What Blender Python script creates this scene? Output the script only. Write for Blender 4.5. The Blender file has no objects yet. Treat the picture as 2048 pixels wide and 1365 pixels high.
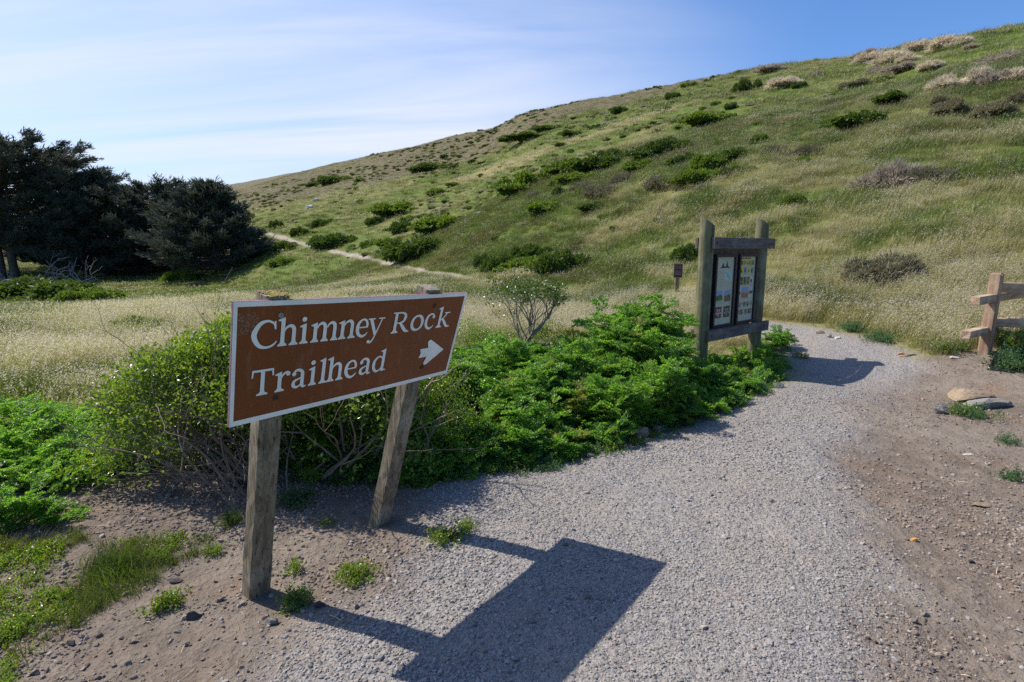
import bpy, bmesh, math, random
import numpy as np
from mathutils import Vector, Matrix

SC = bpy.context.scene
COL = SC.collection
RNG = np.random.default_rng(7)
random.seed(7)

# ---------------------------------------------------------------- camera
F = 1100.0
PITCH = math.radians(9.6)
EYE = 1.6
cam_d = bpy.data.cameras.new('camera')
cam = bpy.data.objects.new('camera', cam_d)
COL.objects.link(cam)
cam.location = (0, 0, EYE)
cam.rotation_euler = (math.radians(90) - PITCH, 0, 0)
cam_d.sensor_width = 36.0
cam_d.lens = F / 2048 * 36
cam_d.clip_start = 0.05
cam_d.clip_end = 3000
cam_d.dof.use_dof = True
cam_d.dof.focus_distance = 2.7
cam_d.dof.aperture_fstop = 7.0
SC.camera = cam

# ---------------------------------------------------------------- sky and sun
SUN = Vector((-0.77, 0.31, 1.0)).normalized()
SUN_EL = math.asin(SUN.z)
SUN_AZ = math.atan2(SUN.x, SUN.y)          # from +Y towards +X
world = bpy.data.worlds.new('World')
SC.world = world
world.use_nodes = True
wn, wl = world.node_tree.nodes, world.node_tree.links
wn.clear()
w_out = wn.new('ShaderNodeOutputWorld')
w_bg = wn.new('ShaderNodeBackground')
w_bg.inputs['Strength'].default_value = 0.10
sky = wn.new('ShaderNodeTexSky')
sky.sky_type = 'NISHITA'
sky.sun_disc = False
sky.sun_elevation = SUN_EL
sky.sun_rotation = SUN_AZ
sky.altitude = 30
sky.air_density = 1.0
sky.dust_density = 1.2
sky.ozone_density = 2.5
w_tc = wn.new('ShaderNodeTexCoord')
# thin cirrus: stretched noise on the plane of the cloud layer (direction / height)
w_sep = wn.new('ShaderNodeSeparateXYZ')
wl.new(w_tc.outputs['Generated'], w_sep.inputs[0])
w_z = wn.new('ShaderNodeMath'); w_z.operation = 'MAXIMUM'; w_z.inputs[1].default_value = 0.0
wl.new(w_sep.outputs['Z'], w_z.inputs[0])
w_za = wn.new('ShaderNodeMath'); w_za.operation = 'ADD'; w_za.inputs[1].default_value = 0.16
wl.new(w_z.outputs[0], w_za.inputs[0])
w_dx = wn.new('ShaderNodeMath'); w_dx.operation = 'DIVIDE'
w_dy = wn.new('ShaderNodeMath'); w_dy.operation = 'DIVIDE'
wl.new(w_sep.outputs['X'], w_dx.inputs[0]); wl.new(w_za.outputs[0], w_dx.inputs[1])
wl.new(w_sep.outputs['Y'], w_dy.inputs[0]); wl.new(w_za.outputs[0], w_dy.inputs[1])
w_com = wn.new('ShaderNodeCombineXYZ')
wl.new(w_dx.outputs[0], w_com.inputs[0]); wl.new(w_dy.outputs[0], w_com.inputs[1])
w_map = wn.new('ShaderNodeMapping')
w_map.inputs['Rotation'].default_value = (0, 0, math.radians(28))
w_map.inputs['Scale'].default_value = (0.55, 2.3, 1)
wl.new(w_com.outputs[0], w_map.inputs[0])
w_n1 = wn.new('ShaderNodeTexNoise')
w_n1.inputs['Scale'].default_value = 0.55; w_n1.inputs['Detail'].default_value = 7
w_n1.inputs['Roughness'].default_value = 0.55; w_n1.inputs['Distortion'].default_value = 0.6
wl.new(w_map.outputs[0], w_n1.inputs['Vector'])
w_n2 = wn.new('ShaderNodeTexNoise')
w_n2.inputs['Scale'].default_value = 0.22; w_n2.inputs['Detail'].default_value = 2
wl.new(w_com.outputs[0], w_n2.inputs['Vector'])
# the cirrus bank lies towards the sea (the sun's side) and thins inland
w_dot = wn.new('ShaderNodeVectorMath'); w_dot.operation = 'DOT_PRODUCT'
w_dot.inputs[1].default_value = (-0.80, 0.60, 0.0)
wl.new(w_tc.outputs['Generated'], w_dot.inputs[0])
w_side = wn.new('ShaderNodeMapRange')
w_side.inputs['From Min'].default_value = 0.12; w_side.inputs['From Max'].default_value = 0.80
w_side.interpolation_type = 'SMOOTHSTEP'
wl.new(w_dot.outputs['Value'], w_side.inputs['Value'])
w_r1 = wn.new('ShaderNodeMapRange')
w_r1.inputs['From Min'].default_value = 0.36; w_r1.inputs['From Max'].default_value = 0.68
wl.new(w_n1.outputs['Fac'], w_r1.inputs['Value'])
w_r2 = wn.new('ShaderNodeMath'); w_r2.operation = 'MULTIPLY_ADD'
w_r2.inputs[1].default_value = 0.78; w_r2.inputs[2].default_value = 0.34
wl.new(w_r1.outputs[0], w_r2.inputs[0])
w_m = wn.new('ShaderNodeMath'); w_m.operation = 'MULTIPLY'; w_m.use_clamp = True
wl.new(w_r2.outputs[0], w_m.inputs[0]); wl.new(w_side.outputs[0], w_m.inputs[1])
w_mix = wn.new('ShaderNodeMix'); w_mix.data_type = 'RGBA'
wl.new(w_m.outputs[0], w_mix.inputs['Factor'])
w_tone = wn.new('ShaderNodeMix'); w_tone.data_type = 'RGBA'; w_tone.blend_type = 'MULTIPLY'
w_tone.inputs['Factor'].default_value = 1.0
w_tone.inputs['B'].default_value = (0.68, 0.98, 1.36, 1)
wl.new(sky.outputs['Color'], w_tone.inputs['A'])
wl.new(w_tone.outputs['Result'], w_mix.inputs['A'])
w_mix.inputs['B'].default_value = (6.3, 6.6, 7.5, 1)
wl.new(w_mix.outputs['Result'], w_bg.inputs['Color'])
wl.new(w_bg.outputs[0], w_out.inputs['Surface'])

sun_d = bpy.data.lights.new('sun', 'SUN')
sun_d.energy = 5.0
sun_d.angle = math.radians(0.53)
sun_d.color = (1.0, 0.94, 0.83)
sun = bpy.data.objects.new('sun', sun_d)
COL.objects.link(sun)
sun.location = (-20, 8, 30)
sun.rotation_euler = SUN.to_track_quat('Z', 'Y').to_euler()

SC.view_settings.view_transform = 'Standard'
SC.view_settings.look = 'None'
SC.view_settings.exposure = 0.45
SC.view_settings.gamma = 1.0
SC.view_settings.use_curve_mapping = False
SC.render.engine = 'CYCLES'
SC.cycles.max_bounces = 6
SC.cycles.transparent_max_bounces = 8
SC.cycles.use_denoising = False


# ================================================================ helpers
def tag(o, label=None, cat=None, group=None, kind=None):
    if label: o['label'] = label
    if cat: o['category'] = cat
    if group: o['group'] = group
    if kind: o['kind'] = kind
    return o


def link(name, me, parent=None, mats=()):
    o = bpy.data.objects.new(name, me)
    COL.objects.link(o)
    if parent is not None: o.parent = parent
    for m in mats: me.materials.append(m)
    return o


def empty(name, loc, rz=0.0):
    o = bpy.data.objects.new(name, None)
    o.empty_display_size = 0.2
    o.location = loc
    o.rotation_euler = (0, 0, rz)
    COL.objects.link(o)
    return o


def mesh_np(name, V, faces_by_n, attrs=None, mat_idx=None, smooth=False):
    """faces_by_n: list of int arrays (M,k)"""
    me = bpy.data.meshes.new(name)
    V = np.asarray(V, dtype=np.float32)
    me.vertices.add(len(V))
    me.vertices.foreach_set('co', V.ravel())
    loops = np.concatenate([np.asarray(f, np.int32).ravel() for f in faces_by_n])
    sizes = np.concatenate([np.full(len(f), np.asarray(f).shape[1], np.int32) for f in faces_by_n])
    starts = np.concatenate([[0], np.cumsum(sizes)[:-1]]).astype(np.int32)
    me.loops.add(len(loops)); me.loops.foreach_set('vertex_index', loops)
    me.polygons.add(len(sizes)); me.polygons.foreach_set('loop_start', starts)
    if mat_idx is not None: me.polygons.foreach_set('material_index', np.asarray(mat_idx, np.int32))
    me.polygons.foreach_set('use_smooth', np.full(len(sizes), smooth))
    for k, a in (attrs or {}).items():
        at = me.attributes.new(k, 'FLOAT', 'POINT')
        at.data.foreach_set('value', np.asarray(a, np.float32))
    me.update(calc_edges=True)
    me.validate()
    return me


class MB:
    """gathers quads / tris into one mesh"""
    def __init__(s): s.V = []; s.Q = []; s.T = []; s.A = []; s.QM = []; s.TM = []; s.n = 0
    def add(s, V, Q=None, T=None, a=0.0, m=0):
        V = np.asarray(V, float)
        if Q is not None and len(Q):
            s.Q.append(np.asarray(Q) + s.n); s.QM.append(np.full(len(Q), m))
        if T is not None and len(T):
            s.T.append(np.asarray(T) + s.n); s.TM.append(np.full(len(T), m))
        s.V.append(V); s.A.append(np.broadcast_to(np.asarray(a, float), (len(V),)))
        s.n += len(V)
    def mesh(s, name, smooth=False):
        fs = ([np.concatenate(s.Q)] if s.Q else []) + ([np.concatenate(s.T)] if s.T else [])
        mi = np.concatenate(s.QM + s.TM)
        return mesh_np(name, np.concatenate(s.V), fs, {'tip': np.concatenate(s.A)}, mi, smooth)
    def box(s, c, half, X=(1, 0, 0), Y=(0, 1, 0), Z=(0, 0, 1), m=0, bevel=0.0):
        c, X, Y, Z = [np.asarray(v, float) for v in (c, X, Y, Z)]
        if bevel <= 0:
            V = [c + sx * half[0] * X + sy * half[1] * Y + sz * half[2] * Z for sx in (-1, 1) for sy in (-1, 1) for sz in (-1, 1)]
            s.add(V, [(0, 1, 3, 2), (4, 6, 7, 5), (0, 4, 5, 1), (2, 3, 7, 6), (0, 2, 6, 4), (1, 5, 7, 3)], m=m)
            return
        bm = bmesh.new(); bmesh.ops.create_cube(bm, size=2)
        for v in bm.verts: v.co = Vector((v.co.x * half[0], v.co.y * half[1], v.co.z * half[2]))
        bmesh.ops.bevel(bm, geom=list(bm.edges), offset=bevel, segments=2, affect='EDGES', profile=0.5)
        s.bm(bm, lambda p: c + p[:, :1] * X + p[:, 1:2] * Y + p[:, 2:] * Z, m)
    def bm(s, bm, f=None, m=0):
        bm.verts.index_update()
        V = np.array([v.co[:] for v in bm.verts])
        if f: V = f(V)
        bmesh.ops.triangulate(bm, faces=[x for x in bm.faces if len(x.verts) > 4])
        Q = [[v.index for v in x.verts] for x in bm.faces if len(x.verts) == 4]
        T = [[v.index for v in x.verts] for x in bm.faces if len(x.verts) == 3]
        s.add(V, Q or None, T or None, m=m)
        bm.free()


def frame_of(d):
    d = d / (np.linalg.norm(d) + 1e-9)
    u = np.cross(d, (0, 0, 1.0) if abs(d[2]) < 0.95 else (1.0, 0, 0)); u /= np.linalg.norm(u)
    return d, u, np.cross(d, u)


def tube(mb, P, R, n=6, m=0, a=0.0, cap=False):
    P = np.asarray(P, float); k = len(P)
    V = []
    ang = np.arange(n) * 2 * math.pi / n
    for i in range(k):
        d = P[min(i + 1, k - 1)] - P[max(i - 1, 0)]
        d, u, w = frame_of(d)
        V.append(P[i] + R[i] * (np.cos(ang)[:, None] * u + np.sin(ang)[:, None] * w))
    V = np.concatenate(V)
    Q = [(i * n + j, i * n + (j + 1) % n, (i + 1) * n + (j + 1) % n, (i + 1) * n + j) for i in range(k - 1) for j in range(n)]
    T = None
    if cap:
        V = np.concatenate([V, P[-1:], P[:1]])
        T = [((k - 1) * n + j, (k - 1) * n + (j + 1) % n, k * n) for j in range(n)] + [((j + 1) % n, j, k * n + 1) for j in range(n)]
    mb.add(V, Q, T, a=a, m=m)


def nrm(v): return v / (np.linalg.norm(v, axis=-1, keepdims=True) + 1e-9)


def leaves(mb, P, D, L, W, rng, fold=0.15, m=0, a=0.0):
    """one diamond leaf per row: base P, direction D, length L, width W"""
    P = np.asarray(P, float); D = nrm(np.asarray(D, float)); n = len(P)
    L = np.broadcast_to(np.asarray(L, float), (n,))[:, None]; W = np.broadcast_to(np.asarray(W, float), (n,))[:, None]
    r = rng.normal(size=(n, 3)); S = nrm(np.cross(D, r)); N = np.cross(D, S)
    mid = P + D * L * 0.55 + N * L * fold
    V = np.stack([P, mid + S * W * 0.5, P + D * L, mid - S * W * 0.5], 1).reshape(-1, 3)
    mb.add(V, np.arange(4 * n).reshape(n, 4), a=np.repeat(np.broadcast_to(np.asarray(a, float), (n,)), 4), m=m)


# ---- hash noise in numpy
def _h(ix, iy, s):
    v = (ix * 374761393 + iy * 668265263 + s * 1442695041) & 0xffffffff
    v = ((v ^ (v >> 13)) * 1274126177) & 0xffffffff
    return ((v ^ (v >> 16)) & 0xffff) / 65535.0


def vnoise(x, y, s=0):
    x = np.asarray(x, float); y = np.asarray(y, float)
    ix = np.floor(x).astype(np.int64); iy = np.floor(y).astype(np.int64)
    fx = x - ix; fy = y - iy
    fx = fx * fx * (3 - 2 * fx); fy = fy * fy * (3 - 2 * fy)
    a = _h(ix, iy, s); b = _h(ix + 1, iy, s); c = _h(ix, iy + 1, s); d = _h(ix + 1, iy + 1, s)
    return (a * (1 - fx) + b * fx) * (1 - fy) + (c * (1 - fx) + d * fx) * fy


def fbm(x, y, s=0, o=4):
    t = 0; amp = 0.5; tot = 0
    for k in range(o):
        t = t + amp * vnoise(x * 2 ** k + 17.3 * k, y * 2 ** k - 9.1 * k, s + k); tot += amp; amp *= 0.55
    return t / tot


def sstep(a, b, x):
    t = np.clip((x - a) / (b - a), 0, 1)
    return t * t * (3 - 2 * t)


def sdf(poly, x, y):
    """signed distance to a polygon, negative inside"""
    P = np.asarray(poly, float); x = np.asarray(x, float); y = np.asarray(y, float)
    d = np.full(x.shape, 1e9); ins = np.zeros(x.shape, bool)
    for i in range(len(P)):
        a = P[i]; b = P[(i + 1) % len(P)]; e = b - a
        t = np.clip(((x - a[0]) * e[0] + (y - a[1]) * e[1]) / (e @ e), 0, 1)
        d = np.minimum(d, (x - a[0] - t * e[0]) ** 2 + (y - a[1] - t * e[1]) ** 2)
        c = ((a[1] > y) != (b[1] > y)) & (x < (b[0] - a[0]) * (y - a[1]) / (b[1] - a[1] + 1e-12) + a[0])
        ins ^= c
    d = np.sqrt(d)
    return np.where(ins, -d, d)


def dist_line(L, x, y):
    P = np.asarray(L, float); d = np.full(np.shape(x), 1e9)
    for i in range(len(P) - 1):
        a = P[i][:2]; b = P[i + 1][:2]; e = b - a
        t = np.clip(((x - a[0]) * e[0] + (y - a[1]) * e[1]) / (e @ e), 0, 1)
        d = np.minimum(d, np.hypot(x - a[0] - t * e[0], y - a[1] - t * e[1]))
    return d


# ---- survey: bearings measured in the photograph -> places on the ground
def ray(px, py):
    xc = (px - 1024) / F; yc = (py - 682.5) / F
    return np.array([xc, math.cos(PITCH) - yc * math.sin(PITCH), -yc * math.cos(PITCH) - math.sin(PITCH)])


def flat(px, py, z=0.0):
    d = ray(px, py); t = (z - EYE) / d[2]
    return np.array([d[0] * t, d[1] * t])


# ================================================================ terrain height
RIDGE = [(-900, 500), (-300, 470), (0, 440), (250, 395), (380, 372), (480, 352), (640, 318), (760, 289), (960, 242), (1120, 210), (1300, 180), (1531, 134),
         (1726, 109), (1890, 78), (2048, 49), (2400, 10), (3000, -30)]
_raz = []; _rel = []
for a, b in RIDGE:
    d = ray(a, b); _raz.append(math.atan2(d[0], d[1])); _rel.append(d[2] / math.hypot(d[0], d[1]))
_raz = np.array(_raz); _rel = np.array(_rel)
_caz = np.array([math.atan2((c - 1024) / F, 1.0) for c in (-900, 0, 300, 440, 540, 760, 1024, 1300, 1531, 1800, 2048, 2500, 3200)])
_r0 = np.array([120, 95, 80, 62, 48, 36, 25, 17, 14, 12.5, 12, 12, 12.])
_r1 = np.array([260, 230, 205, 195, 185, 150, 115, 92, 80, 68, 60, 50, 45.])


def hill_param(x, y):
    az = np.arctan2(x, y); r = np.hypot(x, y)
    e = np.interp(az, _raz, _rel); r0 = np.interp(az, _caz, _r0); r1 = np.interp(az, _caz, _r1)
    # the hill wraps on to the right of the camera and fades out behind it
    back = sstep(1.15, 1.9, np.abs(az))
    e = e * (1 - back)
    return az, r, e, r0, r1, back


PATH_L = [(420, 1600), (560, 1365), (650, 1265), (770, 1160), (850, 1075), (870, 1000), (960, 950), (1110, 930), (1240, 903), (1320, 872), (1400, 838), (1480, 803),
          (1550, 770), (1588, 742), (1566, 715), (1500, 690), (1440, 676)]
PATH_R = [(1780, 1600), (1775, 1365), (1760, 1200), (1720, 1050), (1700, 950), (1700, 880), (1730, 820), (1790, 775), (1850, 746), (1805, 726), (1705, 700), (1620, 684), (1520, 672), (1440, 664)]
PATH = [flat(*p) for p in PATH_L] + [flat(*p) for p in PATH_R][::-1]
DIRT = [flat(*p) for p in [(-1500, 1600), (-900, 1010), (-300, 1000), (0, 990), (200, 930), (330, 850), (600, 850), (800, 900), (960, 950), (1240, 905), (1480, 805), (1550, 775), (1800, 752), (1860, 736),
                           (1960, 734), (2080, 744), (2400, 745), (3000, 900), (3400, 1600)]]
HEMLOCK = [flat(*p) for p in [(590, 950), (740, 958), (850, 955), (950, 942), (1080, 928), (1200, 900), (1260, 880), (1330, 858), (1420, 832), (1490, 800), (1530, 772), (1548, 742), (1560, 718), (1520, 712),
                              (1470, 728), (1360, 738), (1200, 742), (1000, 748), (850, 762), (700, 790), (600, 850)]]
HEMLOCK_W = [flat(*p) for p in [(-500, 1010), (0, 978), (110, 985), (240, 958), (320, 930), (300, 868), (150, 842), (-100, 838), (-500, 850)]]


def zbase(x, y):
    x = np.asarray(x, float); y = np.asarray(y, float)
    v = -2.0 * sstep(12, 46, -0.75 * x + 0.66 * y) * sstep(4, -6, x)
    path = sstep(0.35, -0.45, sdf(PATH, x, y))
    near = np.exp(-(x * x + y * y) / 900)
    v = v + 0.05 * path * near
    v = v + 0.07 * np.exp(-(((x - 7.4) / 1.6) ** 2 + ((y - 7.4) / 1.3) ** 2))
    v = v - 0.15 * np.exp(-(((x - 4.6) / 1.0) ** 2 + ((y - 6.7) / 1.1) ** 2))
    v = v + (0.05 * (fbm(x / 1.3, y / 1.3, 3) - 0.5) + 0.02 * (fbm(x / 0.22, y / 0.22, 5) - 0.5)) * near * (1 - 0.6 * path)
    return v


_U = np.array([0, .15, .3, .45, .6, .8, 1.0]); _G = np.array([0, .13, .29, .455, .62, .82, 1.0])


def height(x, y):
    az, r, e, r0, r1, back = hill_param(x, y)
    zb = zbase(x, y)
    u = (r - r0) / (r1 - r0)
    us = 0.5 * (u + np.sqrt(u * u + 0.0009)) * (1 - 0.008)
    fall = 1 - 0.55 * (us - 1)
    g = 0.5 * (us + fall - np.sqrt((us - fall) ** 2 + 0.0012)) + 0.016
    g = np.where(u < -0.6, 0.0, g) - 0.016 * np.exp(-np.clip(u, -3, 3) * 0) * 0
    top = EYE + e * r1 - np.where(az < -0.2, -1.2, 0) * 0
    hill = np.maximum(top, 0.0) * np.clip(g, 0, 2)
    hill = hill * sstep(-0.12, 0.02, u)
    hn = sstep(0.0, 0.25, u)
    hill = hill + hn * ((fbm(x / 14, y / 14, 11) - 0.5) * 1.6 + (fbm(x / 3.2, y / 3.2, 13) - 0.5) * 0.45) * np.clip(1.1 - np.abs(u - 0.5), 0.25, 1)
    # a low spur across the middle of the slope
    return zb * (1 - 0.0 * hn) + hill


def Z(x, y): return float(height(np.array([x]), np.array([y]))[0])


def hit(px, py, tmax=300):
    """first place where the bearing through (px, py) meets the ground"""
    d = ray(px, py)
    t = np.concatenate([np.arange(1.5, 20, 0.02), np.geomspace(20, tmax, 3000)])
    gap = EYE + d[2] * t - height(d[0] * t, d[1] * t)
    k = np.argmax(gap < 0) if (gap < 0).any() else len(t) - 1
    t = t[k]
    return np.array([d[0] * t, d[1] * t, Z(d[0] * t, d[1] * t)]), t


TRAIL = [hit(*p)[0] for p in [(537, 467), (590, 484), (650, 497), (720, 513), (760, 524), (830, 538), (890, 550), (968, 566)]] + \
        [hit(1010, 574)[0]]
SPUR = [hit(*p)[0] for p in [(905, 366), (960, 348), (1060, 318), (1130, 292), (1200, 266), (1270, 243), (1330, 222)]]


def fields(x, y):
    """what covers the ground at a place: path, dirt, trail, grass type"""
    x = np.asarray(x, float); y = np.asarray(y, float)
    az, r, e, r0, r1, back = hill_param(x, y)
    u = (r - r0) / (r1 - r0)
    wob = (fbm(x / 0.5, y / 0.5, 21) - 0.5)
    path = sstep(0.22, -0.28, sdf(PATH, x, y) + 0.5 * wob)
    path_hard = sstep(0.05, -0.05, sdf(PATH, x, y) + 0.12 * wob)
    dirt = sstep(0.1, -0.1, sdf(DIRT, x, y) + 0.35 * wob) * (r < 14)
    trail = sstep(0.40, 0.14, dist_line(TRAIL, x, y) + 0.5 * (fbm(x / 2, y / 2, 23) - 0.5)) * (r > 10.5)
    n9 = fbm(x / 9.0 + 3, y / 9.0, 31, 4); n2 = fbm(x / 2.0, y / 1.3, 33, 4)
    s0 = sstep(0.47, 0.64, n9 + 0.75 * (n2 - 0.5))
    meadow = sstep(0.05, -0.06, u)
    left = sstep(2.5, -2.0, x - 0.02 * y)
    foot = np.exp(-((u - 0.06) / 0.16) ** 2) * (1 - left)
    straw = s0 * (0.32 + 0.24 * foot + 0.20 * meadow) + meadow * (0.01 + 0.16 * left * sstep(.44, .62, n2)) + 0.10 * sstep(0.85, 1.0, u)
    straw = np.clip(straw, 0, 1)
    spur = sstep(2.6, .8, dist_line(SPUR, x, y) + 1.5 * (n2 - .5)) if len(SPUR) else 0 * x
    straw = np.clip(straw + .6 * spur, 0, 1)
    lee = sstep(-0.9, -1.7, -2.0 * sstep(12, 46, -0.75 * x + 0.66 * y) * sstep(4, -6, x)) * sstep(0.12, -0.05, u)         # green hollow below the trees
    straw = straw * (1 - 0.75 * lee)
    split = np.interp(az, _caz, np.array([.1, .1, .3, .38, .42, .46, .58, .80, 1.02, 1.2, 1.3, 1.3, 1.3]))
    brown = sstep(-0.04, 0.06, u - split + 0.08 * (fbm(x / 7, y / 7, 37) - 0.5))
    return dict(path=path, path_hard=path_hard, dirt=dirt, trail=trail, straw=straw, brown=brown, seedy=np.clip((s0 * (.20 + .36 * foot + .40 * meadow) * sstep(.30, .62, n2) * 1.3 + .62 * meadow * left * sstep(.50, .64, n2)) * (1 - .8 * lee) + .8 * spur, 0, 1), u=u, r=r, az=az, meadow=meadow)


# ================================================================ materials
def mat(name):
    m = bpy.data.materials.new(name)
    m.use_nodes = True
    nt = m.node_tree
    b = nt.nodes['Principled BSDF']
    return m, nt, b


def N(nt, t, **kw):
    n = nt.nodes.new(t)
    for k, v in kw.items():
        if k in n.inputs: n.inputs[k].default_value = v
        else: setattr(n, k, v)
    return n


def mixc(nt, fac, a, b, blend='MIX'):
    n = nt.nodes.new('ShaderNodeMix'); n.data_type = 'RGBA'; n.blend_type = blend
    for sock, v in (('Factor', fac), ('A', a), ('B', b)):
        if isinstance(v, bpy.types.NodeSocket): nt.links.new(v, n.inputs[sock])
        elif sock == 'Factor': n.inputs[sock].default_value = v
        else: n.inputs[sock].default_value = (*v, 1)
    return n.outputs['Result']


def noise(nt, scale, detail=4, rough=0.55, vec=None, dist=0.0):
    n = N(nt, 'ShaderNodeTexNoise', Scale=scale, Detail=detail, Roughness=rough, Distortion=dist)
    if vec is not None: nt.links.new(vec, n.inputs['Vector'])
    return n.outputs['Fac']


def ramp(nt, f, lo, hi, a=0.0, b=1.0):
    n = N(nt, 'ShaderNodeMapRange')
    n.inputs['From Min'].default_value = lo; n.inputs['From Max'].default_value = hi
    n.inputs['To Min'].default_value = a; n.inputs['To Max'].default_value = b
    nt.links.new(f, n.inputs['Value'])
    return n.outputs[0]


def math_(nt, op, a, b=None, c=None, clamp=False):
    n = nt.nodes.new('ShaderNodeMath'); n.operation = op; n.use_clamp = clamp
    for i, v in enumerate((a, b, c)):
        if v is None: continue
        if isinstance(v, bpy.types.NodeSocket): nt.links.new(v, n.inputs[i])
        else: n.inputs[i].default_value = v
    return n.outputs[0]


def attr(nt, name, inst=False):
    n = nt.nodes.new('ShaderNodeAttribute'); n.attribute_name = name
    n.attribute_type = 'INSTANCER' if inst else 'GEOMETRY'
    return n.outputs['Fac']


def objco(nt):
    return nt.nodes.new('ShaderNodeTexCoord').outputs['Object']


def mapping(nt, vec, scale=(1, 1, 1), rot=(0, 0, 0)):
    n = N(nt, 'ShaderNodeMapping'); n.inputs['Scale'].default_value = scale; n.inputs['Rotation'].default_value = rot
    nt.links.new(vec, n.inputs['Vector'])
    return n.outputs[0]


def bump(nt, h, dist, strength=1.0, base=None):
    n = N(nt, 'ShaderNodeBump'); n.inputs['Strength'].default_value = strength; n.inputs['Distance'].default_value = dist
    nt.links.new(h, n.inputs['Height'])
    if base is not None: nt.links.new(base, n.inputs['Normal'])
    return n.outputs[0]


def ground_material():
    m, nt, b = mat('ground_cover')
    P = objco(nt)
    n_big = noise(nt, 0.9, 5, 0.6, P); n_mid = noise(nt, 6, 6, 0.65, P); n_fine = noise(nt, 55, 5, 0.7, P)
    vor = N(nt, 'ShaderNodeTexVoronoi', Scale=75.0); nt.links.new(P, vor.inputs['Vector'])
    vor2 = N(nt, 'ShaderNodeTexVoronoi', Scale=32.0); nt.links.new(P, vor2.inputs['Vector'])
    # gravel
    grav = mixc(nt, ramp(nt, vor.outputs['Color'], 0.1, 0.9), (0.172, 0.158, 0.152), (0.335, 0.308, 0.294))
    grav = mixc(nt, ramp(nt, n_big, 0.40, 0.64, 0, 0.55), grav, (0.315, 0.268, 0.218))
    grav = mixc(nt, ramp(nt, n_fine, 0.30, 0.52, 0.55, 0.0), grav, (0.15, 0.138, 0.135))
    # packed dirt
    dirt = mixc(nt, ramp(nt, n_mid, 0.3, 0.7), (0.108, 0.084, 0.066), (0.210, 0.168, 0.136))
    dirt = mixc(nt, ramp(nt, n_big, 0.42, 0.66, 0, 0.65), dirt, (0.245, 0.208, 0.172))
    dirt = mixc(nt, ramp(nt, n_fine, 0.32, 0.5, 0.5, 0.0), dirt, (0.105, 0.08, 0.065))
    red = math_(nt, 'MULTIPLY', ramp(nt, noise(nt, 1.7, 3, 0.5, mapping(nt, P, rot=(0, 0, 1))), 0.56, 0.70), 0.5)
    dirt = mixc(nt, red, dirt, (0.19, 0.105, 0.055))
    # turf, tinted by what grows there
    g1 = noise(nt, 1.6, 6, 0.65, P); g2 = noise(nt, 0.22, 5, 0.6, P); g3 = noise(nt, 9, 4, 0.7, P)
    green = mixc(nt, ramp(nt, g1, 0.3, 0.7), (0.048, 0.080, 0.012), (0.120, 0.158, 0.028))
    green = mixc(nt, ramp(nt, g2, 0.45, 0.62, 0, 0.7), green, (0.115, 0.105, 0.035))
    straw = mixc(nt, ramp(nt, g3, 0.3, 0.7), (0.17, 0.135, 0.062), (0.33, 0.275, 0.145))
    brown = mixc(nt, ramp(nt, g1, 0.35, 0.68), (0.075, 0.060, 0.036), (0.185, 0.15, 0.10))
    turf = mixc(nt, math_(nt, 'ADD', attr(nt, 'straw'), ramp(nt, g1, 0.3, 0.7, -0.25, 0.25), clamp=True), green, straw)
    turf = mixc(nt, math_(nt, 'MULTIPLY', attr(nt, 'brown'), ramp(nt, g2, 0.3, 0.6, 0.6, 0.95)), turf, brown)
    trail = mixc(nt, ramp(nt, g1, 0.3, 0.7), (0.25, 0.205, 0.16), (0.36, 0.31, 0.26))
    c = mixc(nt, attr(nt, 'trail'), turf, trail)
    c = mixc(nt, attr(nt, 'dirt'), c, dirt)
    c = mixc(nt, attr(nt, 'path'), c, grav)
    nt.links.new(c, b.inputs['Base Color'])
    b.inputs['Roughness'].default_value = 0.95
    b.inputs['Specular IOR Level'].default_value = 0.15
    hv = math_(nt, 'SUBTRACT', 1.0, vor.outputs['Distance'])
    hv2 = math_(nt, 'SUBTRACT', 1.0, vor2.outputs['Distance'])
    h1 = math_(nt, 'MULTIPLY', hv, attr(nt, 'path'))
    nb = bump(nt, n_mid, 0.08, 0.8)
    nb = bump(nt, math_(nt, 'MULTIPLY', hv2, math_(nt, 'MULTIPLY_ADD', attr(nt, 'path'), 0.6, 0.4)), 0.012, 0.7, nb)
    nb = bump(nt, h1, 0.006, 0.9, nb)
    nb = bump(nt, n_fine, 0.008, 0.8, nb)
    nt.links.new(nb, b.inputs['Normal'])
    return m


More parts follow.
